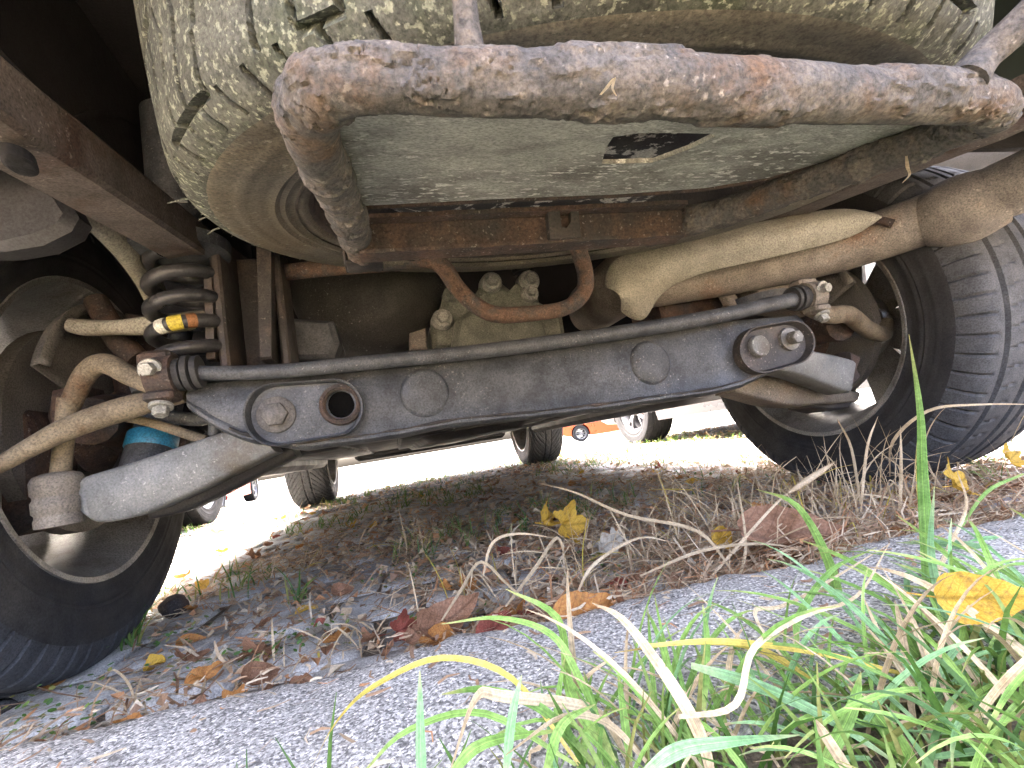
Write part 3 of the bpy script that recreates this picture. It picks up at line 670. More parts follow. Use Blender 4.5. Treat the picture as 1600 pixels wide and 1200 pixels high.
# lower links: cast aluminium beams
def quadbeam(name, st_, m, depth, bev0=.0045):
    """st_: (top px, bottom px, Y) stations, section depth forward"""
    rs = []; n_ = 5; tp = cr([(a[0], a[1], Y) for a, b, Y in st_], n_); bt = cr([(b[0], b[1], Y) for a, b, Y in st_], n_)
    for q1_, q2_ in zip(tp, bt):
        a, b, Y = (q1_.x, q1_.y), (q2_.x, q2_.y), q1_.z
        A, B = atY(*a, Y), atY(*b, Y); d = (B-A); h = d.length; u = d/h; f = V((0, 1, 0)); bev = min(bev0, h*.3)
        q = [A+u*bev, A+f*bev, A+f*(depth-bev), A+f*depth+u*bev, B+f*depth-u*bev, B+f*(depth-bev), B+f*bev, B-u*bev]
        rs.append(q)
    mb = MB(); mb.rings(rs); return mb.build(name, m, suv, True, 50)
quadbeam('lower_link', [((113, 768), (118, 792), -.205), ((119, 752), (130, 806), -.208), ((140, 742), (156, 817), -.21), ((200, 724), (215, 806), -.213), ((290, 694), (300, 770), -.218), ((350, 674), (365, 738), -.225), ((392, 664), (430, 706), -.235)], 'alu', .05)
quadbeam('rear_link', [((230, 790), (232, 812), -.15), ((290, 764), (292, 798), -.15), ((380, 716), (392, 748), -.155), ((450, 690), (462, 712), -.16)], 'plastic', .05)
quadbeam('lower_link', [((1215, 528), (1188, 574), -.232), ((1262, 545), (1240, 582), -.225), ((1300, 553), (1282, 596), -.215), ((1334, 562), (1326, 612), -.205), ((1338, 566), (1330, 608), -.204)], 'alu', .05)
prism('link_bracket', [(1328, 548), (1346, 556), (1340, 580), (1346, 592), (1330, 606)], -.19, .05, 'dark_rust')
quadbeam('rear_link', [((1150, 585), (1150, 612), -.16), ((1230, 590), (1230, 632), -.15), ((1300, 606), (1296, 630), -.14), ((1345, 612), (1340, 628), -.12)], 'exhaust', .06)
prism('link_bracket', [(1262, 618), (1340, 612), (1330, 636), (1300, 642), (1270, 636)], -.12, .06, 'frame_black')
px_tube('lateral_arm', [(290, 616, -.235), (250, 624, -.232), (190, 640, -.235), (110, 668, -.24), (50, 698, -.245), (0, 726, -.25), (-70, 760, -.25)], [13, 16, 19, 18, 15, 13, 12], 'link')
px_tube('drop_link', [(108, 622, -.215), (100, 690, -.21), (92, 760, -.205)], [15, 13, 14], 'link')
mb = MB(); P = atY(91, 776, -.205)
lathe(mb, P+V((0, 0, -.034)), (0, 0, 1), [(.015, 0), (.022, .001), (.0225, .009), (.0212, .012), (.0212, .015), (.0235, .018), (.024, .030), (.022, .033), (.022, .036), (.024, .039), (.0245, .052), (.023, .056), (.021, .059), (.013, .062)], 30)
mb.build('drop_link_boot', 'exhaust', suv)
prism('knuckle_arm', [(78, 610), (118, 600), (128, 640), (122, 690), (84, 690), (70, 650)], -.17, .06, 'dark_rust')
prism('knuckle_arm', [(0, 650), (40, 640), (60, 700), (56, 820), (20, 840), (0, 830)], -.12, .08, 'dark_rust')
# damper with its blue band
P = atY(238, 690, -.13); ax = (atY(262, 600, -.10)-P).normalized(); mb = MB(); lathe(mb, P-ax*.06, ax, [(.022, 0), (.028, .004), (.028, .05), (.025, .06), (.025, .17), (.015, .175), (.015, .25)], 28); damp = mb.build('damper', 'black_steel', suv)
mb = MB(); lathe(mb, P-ax*.012, ax, [(.0285, 0), (.030, .002), (.030, .020), (.0285, .022)], 28); mb.build('band', 'blue', damp)
px_tube('spring_seat_arm', [(200, 640, -.16), (300, 655, -.17), (335, 650, -.18), (335, 680, -.18)], [10, 11, 11, 9], 'black_steel')
px_tube('trailing_arm', [(190, 652, -.2), (240, 662, -.19), (320, 688, -.19)], [6, 7, 8], 'link')
# upper arms
px_tube('upper_arm', [(108, 318, -.30), (150, 345, -.27), (195, 385, -.22), (228, 430, -.16), (246, 470, -.12)], [10, 22, 27, 27, 24], 'beige', flat=(1, .6))
px_tube('upper_link', [(108, 508, -.16), (135, 512, -.16), (180, 512, -.165), (240, 508, -.17), (330, 498, -.15)], [11, 13, 12, 15, 15], 'beige')
px_tube('knuckle_link', [(150, 470, -.08), (185, 530, -.1), (215, 560, -.1)], [16, 18, 16], 'dark_rust')

# coil springs with paint marks
def coil(cx, cy, z0, z1, r, wr, turns, name='coil_spring'):
    path = []
    n = int(turns*28)
    for i in range(n+1):
        t = i/n; a = 2*pi*turns*t+.6; rr = r*(1-.12*abs(2*t-1)**3); path.append((cx+rr*cos(a), cy+rr*sin(a), z0+(z1-z0)*t))
    mb = MB(); sweep(mb, path, wr, 12); return mb.build(name, 'spring', suv), path
SP = atY(288, 490, -.19); sc_ = 1/ppm(SP)
spr, path = coil(SP.x, SP.y, SP.z-.078, SP.z+.075, 43*sc_, 10.5*sc_, 4.6)
def sx(P): d = P-CAM; return 800+F_PX*d.dot(rgt)/d.dot(fwd)
def sy(P): d = P-CAM; return 600-F_PX*d.dot(upv)/d.dot(fwd)
dense = cr(path, 8); per = 28*8
turns_ = [[q for q in dense[k:k+per] if q.y < SP.y] for k in range(0, len(dense), per//2)]
best_ = min((t for t in turns_ if any(abs(sx(q)-275) < 6 for q in t)), key=lambda t: min(abs(sy(q)-503) for q in t if abs(sx(q)-275) < 6))
for nm, (xa, xb) in (('mark_white', (250, 262)), ('mark_yellow', (266, 286)), ('mark_orange', (290, 305))):
    seg_ = [q for q in best_ if xa <= sx(q) <= xb and abs(sy(q)-503) < 25]
    if len(seg_) > 1: sweep(MB(), seg_, 11.2*sc_, 14).build('paint_mark', nm, spr)
coil(.49, -.10, .42, .58, .05, .0115, 4.3)
for s in (-1, 1):
    c = V((SP.x, SP.y, SP.z+.085)) if s < 0 else V((.49, -.10, .59)); mb = MB(); lathe(mb, c, (0, 0, 1), [(.03, -.015), (.06, -.006), (.062, .01), (.03, .02), (.03, .2)], 28); mb.build('spring_seat', 'black_steel', suv); mb = MB()
    c2 = V((SP.x, SP.y, SP.z-.09)) if s < 0 else V((.49, -.10, .41)); lathe(mb, c2, (0, 0, 1), [(.02, -.02), (.06, -.012), (.064, .004), (.05, .006)], 28); mb.build('spring_seat', 'black_steel', suv)

# chassis rails and their brackets
edge = [atX(-40, 150, -.44), atX(60, 222, -.44), atX(130, 268, -.44), atX(330, 402, -.44), atX(410, 452, -.44)]
edge = [edge[0]+(edge[0]-edge[1])*2.6]+edge+[edge[-1]+V((0, .3, .05))]
for s in (-1, 1):
    rs = []
    for q in cr(edge, 6):
        h = .036
        rs.append([V((s*a, q.y, q.z+b+.0008*fbm((a, q.y, b), 30))) for a, b in ((-q.x, .004), (-q.x+.004, 0), (-q.x+.046, -.002), (-q.x+.05, .003), (-q.x+.05, h), (-q.x+.062, h+.002), (-q.x+.062, h+.006), (-q.x+.0, h+.006), (-q.x-.001, h+.003), (-q.x, h))])
    mb = MB(); mb.rings(rs); rail = mb.build('chassis_rail', 'dusty_rail', suv, True, 30)
    if s < 0:
        H = atX(64, 246, -.441)+V((-.012, 0, -.004)); mb = MB(); lathe(mb, H, (.25, 0, -1), [(.0001, .0035), (.006, .0035), (.0075, .002), (.008, -.006)], 20)
        for v_ in range(len(mb.v)): x, y, z = mb.v[v_]; mb.v[v_] = (x, H.y+(y-H.y)*1.7, z)
        mb.build('drain_hole_shade', 'under', rail)  # near-black disc laid on the rail as the shade of a hole
    if s > 0: continue
    mb = MB(); box(mb, (s*.435, -.155, .455), .012, .085, .2, .003); box(mb, (s*.425, -.112, .455), .05, .012, .2, .003); box(mb, (s*.37, -.115, .46), .012, .07, .21, .003)
    mb.build('rail_bracket', 'frame_black', suv)
prism('rail_bracket', [(318, 430), (330, 425), (336, 560), (322, 562)], -.2, .02, 'frame_black', .002)
prism('rail_bracket', [(400, 380), (424, 376), (424, 560), (406, 562)], -.17, .05, 'frame_black', .003)
prism('bush_housing', [(428, 505), (450, 495), (520, 500), (530, 535), (520, 560), (440, 560)], -.08, .1, 'black_steel', .01)
prism('bush_housing', [(640, 520), (665, 512), (668, 545), (640, 545)], -.05, .06, 'exhaust', .004)

prism('splash_panel', [(-60, 235), (40, 245), (100, 305), (116, 335), (104, 356), (60, 378), (0, 388), (-60, 388)], -.33, .03, 'plastic', .01)
# fuel tank / silencer shell above the axle
def pod(name, pts, Y0, depth, m, k=.7):
    """rounded vessel: outline at the widest section, domed towards the viewer"""
    P = [atY(x, y, Y0) for x, y in pts]; P = cr(P, 4, True); c = sum(P, V())/len(P); rs = []
    for t in (0, .15, .3, .45, .6, .8, 1):
        s_ = sin(pi/2*(.15+.85*t))**.6; rs.append([c+(q-c)*s_+V((0, -depth*.35*(1-t)**1.3, 0)) for q in P])
    rs.append([q+V((0, depth, 0)) for q in P])
    mb = MB(); mb.rings(rs); return mb.build(name, m, suv, True, 60)
pod('fuel_tank', [(452, 440), (500, 405), (600, 400), (690, 420), (690, 470), (660, 520), (600, 548), (520, 545), (470, 505)], .14, .2, 'tank')
pod('rear_silencer', [(925, 430), (960, 395), (990, 400), (1000, 450), (985, 490), (950, 490), (930, 470)], .05, .15, 'exhaust')
px_tube('breather_pipe', [(700, 405, .1), (760, 395, .08), (805, 400, .05), (815, 425, .05)], [14, 16, 20, 14], 'plastic')
# differential housing
dif = prism('differential', [(676, 545), (672, 510), (690, 478), (694, 455), (715, 452), (740, 462), (752, 445), (785, 440), (800, 452), (812, 438), (840, 445), (844, 470), (880, 490), (888, 545)], -.03, .2, 'diff', .012)
prism('differential_cover', [(706, 545), (712, 500), (740, 480), (800, 478), (850, 492), (868, 545)], -.055, .06, 'diff', .012)
for (x, y, r) in ((692, 498, 12), (706, 458, 9), (769, 440, 12), (828, 437, 12), (829, 457, 10), (850, 520, 8), (738, 530, 7)):
    P = atY(x, y, -.04); rr = r/ppm(P); mb = MB(); lathe(mb, P+V((0, .03, 0)), (0, -1, 0), [(rr*1.5, 0), (rr*1.4, .026), (rr*1.1, .03)], 18); hexbolt(mb, P, (0, -1, 0), rr*.8, rr*1.1); mb.build('bolt', 'bolt' if r > 9 else 'diff', dif)
# rusty bent hanger tube
px_tube('hanger_tube', [(425, 428, -.10), (520, 418, -.13), (600, 412, -.16), (660, 405, -.18), (690, 415, -.185), (715, 450, -.19), (745, 478, -.195), (780, 492, -.2), (850, 488, -.2), (890, 478, -.2), (912, 455, -.2), (914, 425, -.2), (902, 385, -.21), (895, 360, -.22)], [13, 13, 13, 14, 14, 13, 13, 13, 12, 12, 13, 13, 13, 12], 'rust', n=6)

# exhaust: tail pipe, heat shield, silencer end
px_tube('tail_pipe', [(1000, 462, -.08), (1060, 446, -.1), (1160, 424, -.14), (1280, 396, -.2), (1380, 366, -.26), (1470, 334, -.32), (1560, 300, -.38), (1680, 250, -.45), (1800, 190, -.55)], [22, 28, 33, 36, 38, 40, 44, 52, 62], 'exhaust', seg=28)
px_tube('pipe_joint', [(1440, 348, -.30), (1475, 337, -.325), (1510, 325, -.345), (1560, 305, -.375)], [39, 50, 54, 47], 'exhaust', seg=28)
px_tube('pipe_hanger', [(1395, 350, -.30), (1375, 345, -.29), (1352, 350, -.27)], [7, 6, 5], 'dark_rust')
def shield():
    """curved heat-shield pan: arched sheet swept along the pipe, with a turned-down end"""
    secs = [((1360, 342), (1352, 360), -.275), ((1338, 322), (1326, 374), -.27), ((1270, 328), (1265, 390), -.255), ((1190, 345), (1188, 408), -.23), ((1110, 362), (1110, 424), -.205), ((1050, 376), (1058, 442), -.185), ((1000, 388), (1026, 466), -.17), ((960, 400), (1012, 502), -.165), ((944, 425), (992, 504), -.16), ((943, 450), (968, 488), -.158)]
    rs = []
    for a, b, Y in secs:
        A, B = atY(*a, Y), atY(*b, Y); ring = []
        for k in range(11):
            t = k/10; ring.append(A.lerp(B, t)+V((0, -.028*sin(pi*t)+.02*t*0, 0)))
        rs.append(ring)
    rs2 = [[q for q in r] for r in rs]
    mb = MB(); mb.rings(rs2, False, False); o = mb.build('heat_shield', 'beige', suv, True, 80); sm = o.modifiers.new('t', 'SOLIDIFY'); sm.thickness = .004; ss = o.modifiers.new('s', 'SUBSURF'); ss.levels = ss.render_levels = 2
shield()
pod('rear_muffler', [(1330, 280), (1400, 215), (1500, 190), (1640, 150), (1700, 250), (1600, 270), (1450, 300), (1360, 305)], -.12, .2, 'plastic')
px_tube('exhaust_bracket', [(1130, 452, -.1), (1140, 470, -.1), (1150, 490, -.1)], 12, 'exhaust')
prism('suspension_bracket', [(1030, 470), (1120, 455), (1200, 450), (1230, 470), (1200, 490), (1040, 505)], -.05, .12, 'dark_rust', .01)
prism('suspension_bracket', [(1180, 440), (1260, 425), (1300, 445), (1298, 500), (1270, 480), (1200, 470)], -.14, .08, 'exhaust', .01)

# spare wheel carrier: rusted tube frame hinged under the tail
car_path = [(568, 402), (556, 368), (540, 328), (518, 282), (498, 240), (486, 205), (484, 176), (494, 152), (518, 135), (556, 127), (620, 128), (750, 131), (1000, 133), (1250, 146), (1430, 154), (1510, 156), (1548, 160), (1552, 172), (1520, 192), (1470, 212), (1380, 244), (1250, 290), (1120, 335), (1010, 364)]
car_r = [20, 23, 27, 32, 38, 43, 46, 48, 49, 48, 45, 46, 47, 42, 37, 34, 31, 30, 28, 26, 25, 22, 20, 19]
CP = [atS(x, y, -.030) for x, y in car_path]; CR = [r/ppm(q) for r, q in zip(car_r, CP)]
def sst(x, a, b): t = max(0, min(1, (x-a)/(b-a))); return t*t*(3-2*t)
def flake(p_, t, a):
    q = V((p_.x*.55, p_.y, p_.z))
    n1 = fbm(q, 80, 5); n2 = fbm(q+V((5, 1, 2)), 42, 4); n3 = noise.noise(q*330)
    d = .0006*n1+.0003*n3+.0011*sst(n2, .02, .07)+.0012*sst(n2, .34, .39)
    d -= .0014*(1-sst(abs(n1-.08), .0, .06))*sst(n2, -.1, .1)
    return d
carrier = tube('spare_wheel_carrier', CP, CR, 'rust_flake', suv, 44, 72, disp=flake, updir=SPN)
carrier['label'] = 'rusted flaking tube frame under the spare wheel'
A, B = atS(560, 372, -.03), atS(1060, 346, -.03)
def cbar(name, off0, off1, th, pxo, m):
    rs = []
    for k in range(41):
        t = k/40; q = A.lerp(B, t)+SPN*pxo
        f = V((0, 1, 0)); j = .0007*fbm(q, 60)
        rs.append([q+SPN*(off0+j)-f*th*.5, q+SPN*(off1+j)-f*th*.5, q+SPN*off1+f*th*.5, q+SPN*off0+f*th*.5])
    mb = MB(); mb.rings(rs); return mb.build(name, m, carrier, True, 40)
cbar('front_bar', -.014, .008, .012, 0, 'dark_rust'); cbar('bar_flange', .0085, .012, .034, 0, 'dark_rust')
cbar('bar_flange', -.0175, -.0145, .020, 0, 'dark_rust')
C_ = atS(870, 366, -.034); u_, s_ = SPN, V((1, 0, 0))
bx_ = [(-.015, -.013), (.015, -.013), (.015, .012), (.007, .012), (.007, .002), (.002, -.004), (-.003, -.003), (-.004, .012), (-.015, .012)]
mb = MB(); mb.rings([[C_+s_*x+u_*y+V((0, dy, 0)) for x, y in bx_] for dy in (-.022, .004)]); mb.build('latch', 'frame_black', carrier, False)
mb = MB(); lathe(mb, C_+V((0, -.008, .012)), (0, 0, 1), [(.005, -.02), (.006, 0), (.004, .01)], 14); mb.build('hook_pin', 'rust', carrier)
P = atS(568, 406, -.036); mb = MB(); box(mb, P+V((0, 0, -.006)), .034, .026, .004, .001); box(mb, P+V((-.017, .004, .004)), .003, .024, .022, .001); box(mb, P+V((.017, .004, .004)), .003, .024, .022, .001); mb.build('hinge_bracket', 'frame_black', carrier)
# uprights of the carrier
q0 = atS(735, 92, -.022); q1 = q0+V((-.001, -.012, .03)); q2 = q0+V((-.004, -.05, .10)); q3 = q0+V((-.004, -.10, .3))
mb = MB(); sweep(mb, cr([q0-V((0, -.004, .01)), q0, q1, q2, q3], 6), crf([.0075, .006, .0045, .0042, .0042], 6), 14, disp=lambda p_, t, a: .0006*fbm(p_, 80)); mb.build('upright', 'rust_flake', carrier)
q0 = atS(1508, 128, -.024); ub = [q0, atY(1535, 92, q0.y-.004), atY(1575, 55, q0.y-.012), atY(1640, -5, q0.y-.024), atY(1760, -120, q0.y-.04)]
ub.append(ub[-1]+V((.03, -.02, .2)))
mb = MB(); sweep(mb, cr(ub, 8), crf([r/ppm(q) for r, q in zip((30, 24, 24, 26, 28, 28), ub)], 8), 20, disp=lambda p_, t, a: .0005*fbm(p_, 90)); mb.build('upright', 'rust_flake', carrier)
# sheet tray in the frame, with the angular opening
off = -.020
tray_o = [(500, 120), (760, 100), (1000, 96), (1250, 108), (1450, 130), (1530, 160), (1480, 196), (1380, 226), (1290, 252), (1200, 278), (1100, 294), (960, 304), (800, 310), (640, 318), (556, 322), (530, 250)]
tray_h = [(940, 256), (946, 232), (958, 214), (1000, 208), (1060, 208), (1112, 209), (1118, 213), (1080, 232), (1020, 254)]
tray = polyplate('tray', [atS(x, y, off) for x, y in cr([(x, y, 0) for x, y in tray_o], 1, True) for x, y in [(x, y)]] if False else [atS(x, y, off) for x, y in tray_o], [[atS(x, y, off) for x, y in tray_h]], SPN, .003, 'tray', carrier)
fr_ = [atS(x, y, off+.0005) for x, y in tray_o[6:15]]
mb = MB(); mb.rings([[q, q+SPN*.006+V((0, .006, 0)), q+SPN*.016+V((0, .010, 0))] for q in fr_], False, False); o = mb.build('tray_edge', 'dark_rust', carrier); sm = o.modifiers.new('t', 'SOLIDIFY'); sm.thickness = .003

# ------------------------------------------------------------------ spare wheel lying on the carrier
sc_ctr = SPC+SPN*.128
spare = empty('spare_wheel', SPC-SPN*.016); tag(spare, 'mossy grey spare wheel with worn tread lying flat on the rusty carrier', 'spare wheel')
a, s, u = basis(SPN)
ME = Matrix(((a.x, s.x, u.x, sc_ctr.x), (a.y, s.y, u.y, sc_ctr.y), (a.z, s.z, u.z, sc_ctr.z), (0, 0, 0, 1)))
pinv = Matrix.Translation(spare.location).inverted()
ty = link('tyre', tyre_mesh('tyre', .351, .235, .246, tread_spare, 2000, 60, side=18, ribs=((.30, .0016), (.42, .0022), (.78, .0012)), mats=('spare_side', 'spare_tyre'), rs_=.318, nsh=16), None, spare); ty.matrix_local = pinv@ME
mb = MB(); lathe(mb, (0, 0, 0), (1, 0, 0), [(.258, -.124), (.262, -.116), (.25, -.120), (.243, -.116), (.241, -.10), (.235, -.07), (.215, -.05), (.206, -.062)], 64, False, False); rim_ = mb.build('rim', 'frame_black', spare); rim_.matrix_local = pinv@ME; mb = MB(); lathe(mb, (0, 0, 0), (1, 0, 0), [(.206, -.063), (.203, -.078), (.15, -.098), (.11, -.10), (.09, -.095), (.06, -.092), (.03, -.09), (.0, -.09)], 64, False, False)
M['flaky'] = mat('flaky', [(.012, .012, .013), (.03, .03, .03)], 20, 6, .7, 0, .4, 100, .001, stain=(.42, .41, .36), stain_scale=42, stain_lo=.53, stain_hi=.56)
rm = mb.build('wheel_disc', 'flaky', spare); rm.matrix_local = pinv@ME
mb = MB(); random.seed(3)
for k in range(26):
    an = radians(112+78*k/26)+random.uniform(-.02, .02); r = .341+random.uniform(-.004, .004); h = random.choice((.012, .02, .02, .03))
    d = s*cos(an)*0+(V((1, 0, 0))*cos(an)+V((0, 1, 0))*sin(an)); d = (d-SPN*d.dot(SPN)).normalized()
    b0 = SPC+SPN*h+d*r-spare.location; e = b0+d*random.uniform(.008, .015)-SPN*random.uniform(0, .006); sweep(mb, [b0, b0.lerp(e, .5)+SPN*.001, e], [.0011, .0009, .0005], 5)
tag(mb.build('rubber_whiskers', 'spare_tyre', spare), kind='stuff')

# ------------------------------------------------------------------ plants and litter
def blade_mesh(mb, path, w, fold=.25, taper=.75, side=None, twist=0):
    """V-folded grass blade along path"""
    n = len(path); rs = []
    for i, p_ in enumerate(path):
        t = i/(n-1); a = path[max(0, i-1)]; b = path[min(n-1, i+1)]; T = (b-a).normalized()
        sd_ = side if side else T.cross(V((0, 0, 1)))
        if sd_.length < 1e-3: sd_ = V((1, 0, 0))
        sd_ = (sd_-T*sd_.dot(T)).normalized()
        if twist: sd_ = Matrix.Rotation(twist*t, 3, T)@sd_
        nn = sd_.cross(T).normalized()
        ww = w*.5*(min(1, .45+2.2*t))*(1-max(0, (t-(1-taper))/taper)**2.2)+.0002
        rs.append([p_-sd_*ww+nn*ww*fold, p_, p_+sd_*ww+nn*ww*fold])
    mb.rings(rs, False, False); return mb
def blade_uv(me):
    uv = me.uv_layers.new(name='UVMap'); n = len(me.vertices)//3
    for l in me.loops: uv.data[l.index].uv = ((l.vertex_index % 3)/2, (l.vertex_index//3)/max(1, n-1))
def arc_path(root, az, L, lean, droop, n=10, wob=.0, bend=None):
    d = V((cos(az), sin(az), 0)); out = [V(root)]; th = lean; sd_ = V((-sin(az), cos(az), 0)); k = random.uniform(-wob, wob)
    for i in range(n):
        t = i/n; a = th+droop*t**1.5
        if bend and t > bend[0]: a += bend[1]
        out.append(out[-1]+(d*sin(a)+V((0, 0, 1))*cos(a)+sd_*k*t)*L/n)
    return out
def floor_z(x, y): return .062 if y < kerb_y(x) else gz(y)
def ok_path(P, mind=.15, ztop=.30):
    for q in P:
        if (q-CAM).length < mind or q.z > ztop: return False
    return True
def clamp_path(P):
    for q in P[1:]: q.z = max(q.z, floor_z(q.x, q.y)+.002)
    return P
def tuft(name, label, cat, root, specs, group=None):
    """one plant: an Empty with one child per blade; specs: (path, width, material, side, twist)"""
    e = empty(name, root); tag(e, label, cat, group); r = V(root)
    for (path, wd, m, sd_, tw, nm) in specs:
        mb = MB(); blade_mesh(mb, [q-r for q in path], wd, side=sd_, twist=tw); o = mb.build(nm, m, e, True, 0); blade_uv(o.data)
    return e
def hero(pts, wpx, m, nm='blade', n=5):
    """blade traced through points (px, py, Y)"""
    P = cr([atY(*q) for q in pts], n); wd = wpx/ppm(P[len(P)//2])
    T = (P[-1]-P[0]).normalized(); sd_ = T.cross((P[len(P)//2]-CAM).normalized())
    return (P, wd, m, sd_, random.uniform(-.5, .5), nm)
random.seed(21)
# big tuft at the front, rooted on the verge edge
rootA = atZ(950, 1195, .055)
A = [hero([(930, 1200, -.66), (800, 1190, -.66), (600, 1060, -.62), (540, 1120, -.66), (480, 1205, -.7)][::1], 9, 'grass_yellow')] if False else []
A += [hero([(905, 1195, -.66), (800, 1060, -.64), (690, 1028, -.63), (585, 1072, -.64), (525, 1130, -.66), (480, 1215, -.68)], 8, 'grass_yellow'),
      hero([(900, 1195, -.66), (760, 1115, -.66), (640, 1140, -.67), (560, 1215, -.69)], 9, 'grass_green'),
      hero([(660, 1230, -.70), (657, 1150, -.69), (656, 1048, -.68)], 14, 'grass_blue'),
      hero([(930, 1195, -.65), (850, 1110, -.65), (760, 1078, -.65), (690, 1085, -.66)], 13, 'grass_green'),
      hero([(960, 1190, -.65), (890, 1080, -.62), (870, 965, -.58), (790, 920, -.55)], 15, 'grass_green'),
      hero([(960, 1190, -.65), (905, 1060, -.62), (860, 990, -.6), (780, 965, -.58), (690, 975, -.57)], 10, 'grass_green'),
      hero([(980, 1185, -.64), (930, 1110, -.63), (790, 1088, -.66), (745, 1090, -.67), (700, 1215, -.70)], 17, 'straw'),
      hero([(790, 1215, -.69), (800, 1120, -.68), (815, 1055, -.67)], 13, 'grass_blue'),
      hero([(700, 1215, -.69), (760, 1160, -.68), (880, 1140, -.66)], 15, 'grass_green'),
      hero([(850, 1215, -.69), (880, 1130, -.67), (930, 1100, -.65)], 13, 'grass_green'),
      hero([(1000, 1215, -.70), (1060, 1172, -.70), (1140, 1158, -.70), (1250, 1148, -.69)], 20, 'grass_blue'),
      hero([(1010, 1190, -.66), (950, 1130, -.65), (880, 1120, -.66), (790, 1180, -.69)], 9, 'straw'),
      hero([(985, 1190, -.65), (975, 1120, -.64), (965, 1040, -.62)], 12, 'grass_green')]
for k in range(64):
    P = clamp_path(arc_path(rootA+V((random.gauss(.02, .03), random.gauss(-.015, .015), -.004)), random.uniform(-.6, 3.7), random.uniform(.05, .12), random.uniform(.2, .9), random.uniform(.5, 1.8), wob=.3))
    if ok_path(P, .17, .135): A.append((P, random.uniform(.0016, .0038), random.choice(['grass_green']*6+['grass_blue']*2+['straw']*3), None, random.uniform(-1.2, 1.2), 'blade'))
tuft('grass_tuft', 'long green and yellow grass tuft at the bottom centre, growing beside the granite kerb', 'grass tuft', rootA, A)
# second tuft, lower right
rootB = atZ(1340, 1120, .055)
B = [hero([(1310, 1100, -.62), (1312, 980, -.58), (1295, 880, -.53), (1245, 790, -.48), (1180, 764, -.46)], 15, 'grass_green'),
     hero([(1470, 1060, -.63), (1452, 900, -.58), (1441, 740, -.53), (1437, 640, -.51), (1420, 522, -.49)], 15, 'grass_green'),
     hero([(1330, 1110, -.64), (1200, 1020, -.63), (1090, 1004, -.63), (960, 1020, -.64)], 9, 'grass_yellow'),
     hero([(1000, 1010, -.64), (1130, 1002, -.64), (1280, 1020, -.65), (1400, 1050, -.66), (1540, 1086, -.67)], 8, 'grass_yellow'),
     hero([(1120, 1250, -.70), (1090, 1140, -.68), (1030, 1040, -.66), (970, 965, -.63), (925, 942, -.61)], 17, 'straw'),
     hero([(1080, 1040, -.66), (1180, 1070, -.67), (1290, 1120, -.68), (1420, 1205, -.70)], 17, 'grass_blue'),
     hero([(1440, 1220, -.70), (1380, 1130, -.68), (1325, 1072, -.67)], 26, 'grass_green'),
     hero([(1500, 1115, -.69), (1560, 1140, -.69), (1640, 1190, -.70)], 24, 'grass_green'),
     hero([(1280, 1210, -.70), (1330, 1110, -.68), (1345, 1050, -.67)], 18, 'grass_green'),
     hero([(1245, 1010, -.62), (1250, 960, -.61), (1300, 890, -.59), (1370, 855, -.57)], 9, 'grass_green'),
     hero([(1270, 1085, -.64), (1180, 960, -.6), (1240, 940, -.59), (1390, 850, -.56)], 6, 'straw'),
     hero([(1060, 1120, -.68), (1150, 1100, -.68), (1180, 1010, -.66), (1260, 960, -.64), (1340, 930, -.62), (1390, 848, -.6)], 8, 'straw'),
     hero([(1460, 1230, -.70), (1450, 1120, -.68), (1380, 1000, -.66), (1350, 935, -.64)], 9, 'straw'),
     hero([(1490, 1200, -.69), (1470, 1090, -.67), (1430, 980, -.65), (1420, 955, -.64)], 12, 'straw'),
     hero([(1520, 1130, -.67), (1490, 1000, -.65), (1455, 870, -.62), (1460, 760, -.58)], 13, 'grass_blue'),
     hero([(1400, 1120, -.65), (1440, 960, -.6), (1480, 860, -.57), (1510, 790, -.55), (1495, 735, -.53)], 6, 'straw'),
     hero([(1355, 1250, -.71), (1290, 1150, -.7), (1270, 1120, -.69)], 15, 'straw'),
     hero([(1100, 1110, -.66), (1105, 1000, -.63), (1098, 945, -.62)], 9, 'grass_green')]
for k in range(130):
    P = clamp_path(arc_path(rootB+V((random.gauss(.02, .045), random.gauss(-.02, .02), -.004)), random.uniform(-.8, 3.6), random.uniform(.05, .13), random.uniform(.4, 1.2), random.uniform(.4, 1.7), wob=.3))
    if ok_path(P, .16, .118): B.append((P, random.uniform(.0015, .0038), random.choice(['grass_green']*6+['grass_blue']*3+['straw']*6), None, random.uniform(-1.2, 1.2), 'blade'))
tuft('grass_tuft', 'wide tangled green tuft with dry straw at the lower right, one tall upright blade', 'grass tuft', rootB, B)
rootC = atZ(1640, 1010, .055); Cc = []
Cc += [hero([(1660, 1030, -.62), (1560, 960, -.6), (1470, 905, -.58), (1400, 880, -.56)], 15, 'grass_green'), hero([(1660, 930, -.58), (1570, 870, -.56), (1480, 850, -.54), (1400, 848, -.53)], 17, 'grass_blue'),
       hero([(1660, 1100, -.65), (1580, 1020, -.63), (1500, 960, -.61)], 20, 'grass_green'), hero([(1650, 880, -.55), (1560, 850, -.54), (1480, 860, -.53)], 26, 'grass_blue'),
       hero([(1660, 1000, -.62), (1570, 985, -.61), (1490, 990, -.6)], 7, 'straw'), hero([(1600, 740, -.42), (1540, 770, -.44), (1480, 860, -.5)], 5, 'grass_green')]
for k in range(95):
    P = clamp_path(arc_path(rootC+V((random.gauss(-.02, .04), random.gauss(-.01, .025), -.004)), random.uniform(.6, 4.6), random.uniform(.06, .15), random.uniform(.5, 1.2), random.uniform(.3, 1.4), wob=.3))
    if ok_path(P, .16, .118): Cc.append((P, random.uniform(.002, .005), random.choice(['grass_green']*7+['grass_blue']*4+['straw']), None, random.uniform(-1, 1), 'blade'))
tuft('grass_tuft', 'dense green grass tuft at the right edge of the picture above the kerb', 'grass tuft', rootC, Cc)

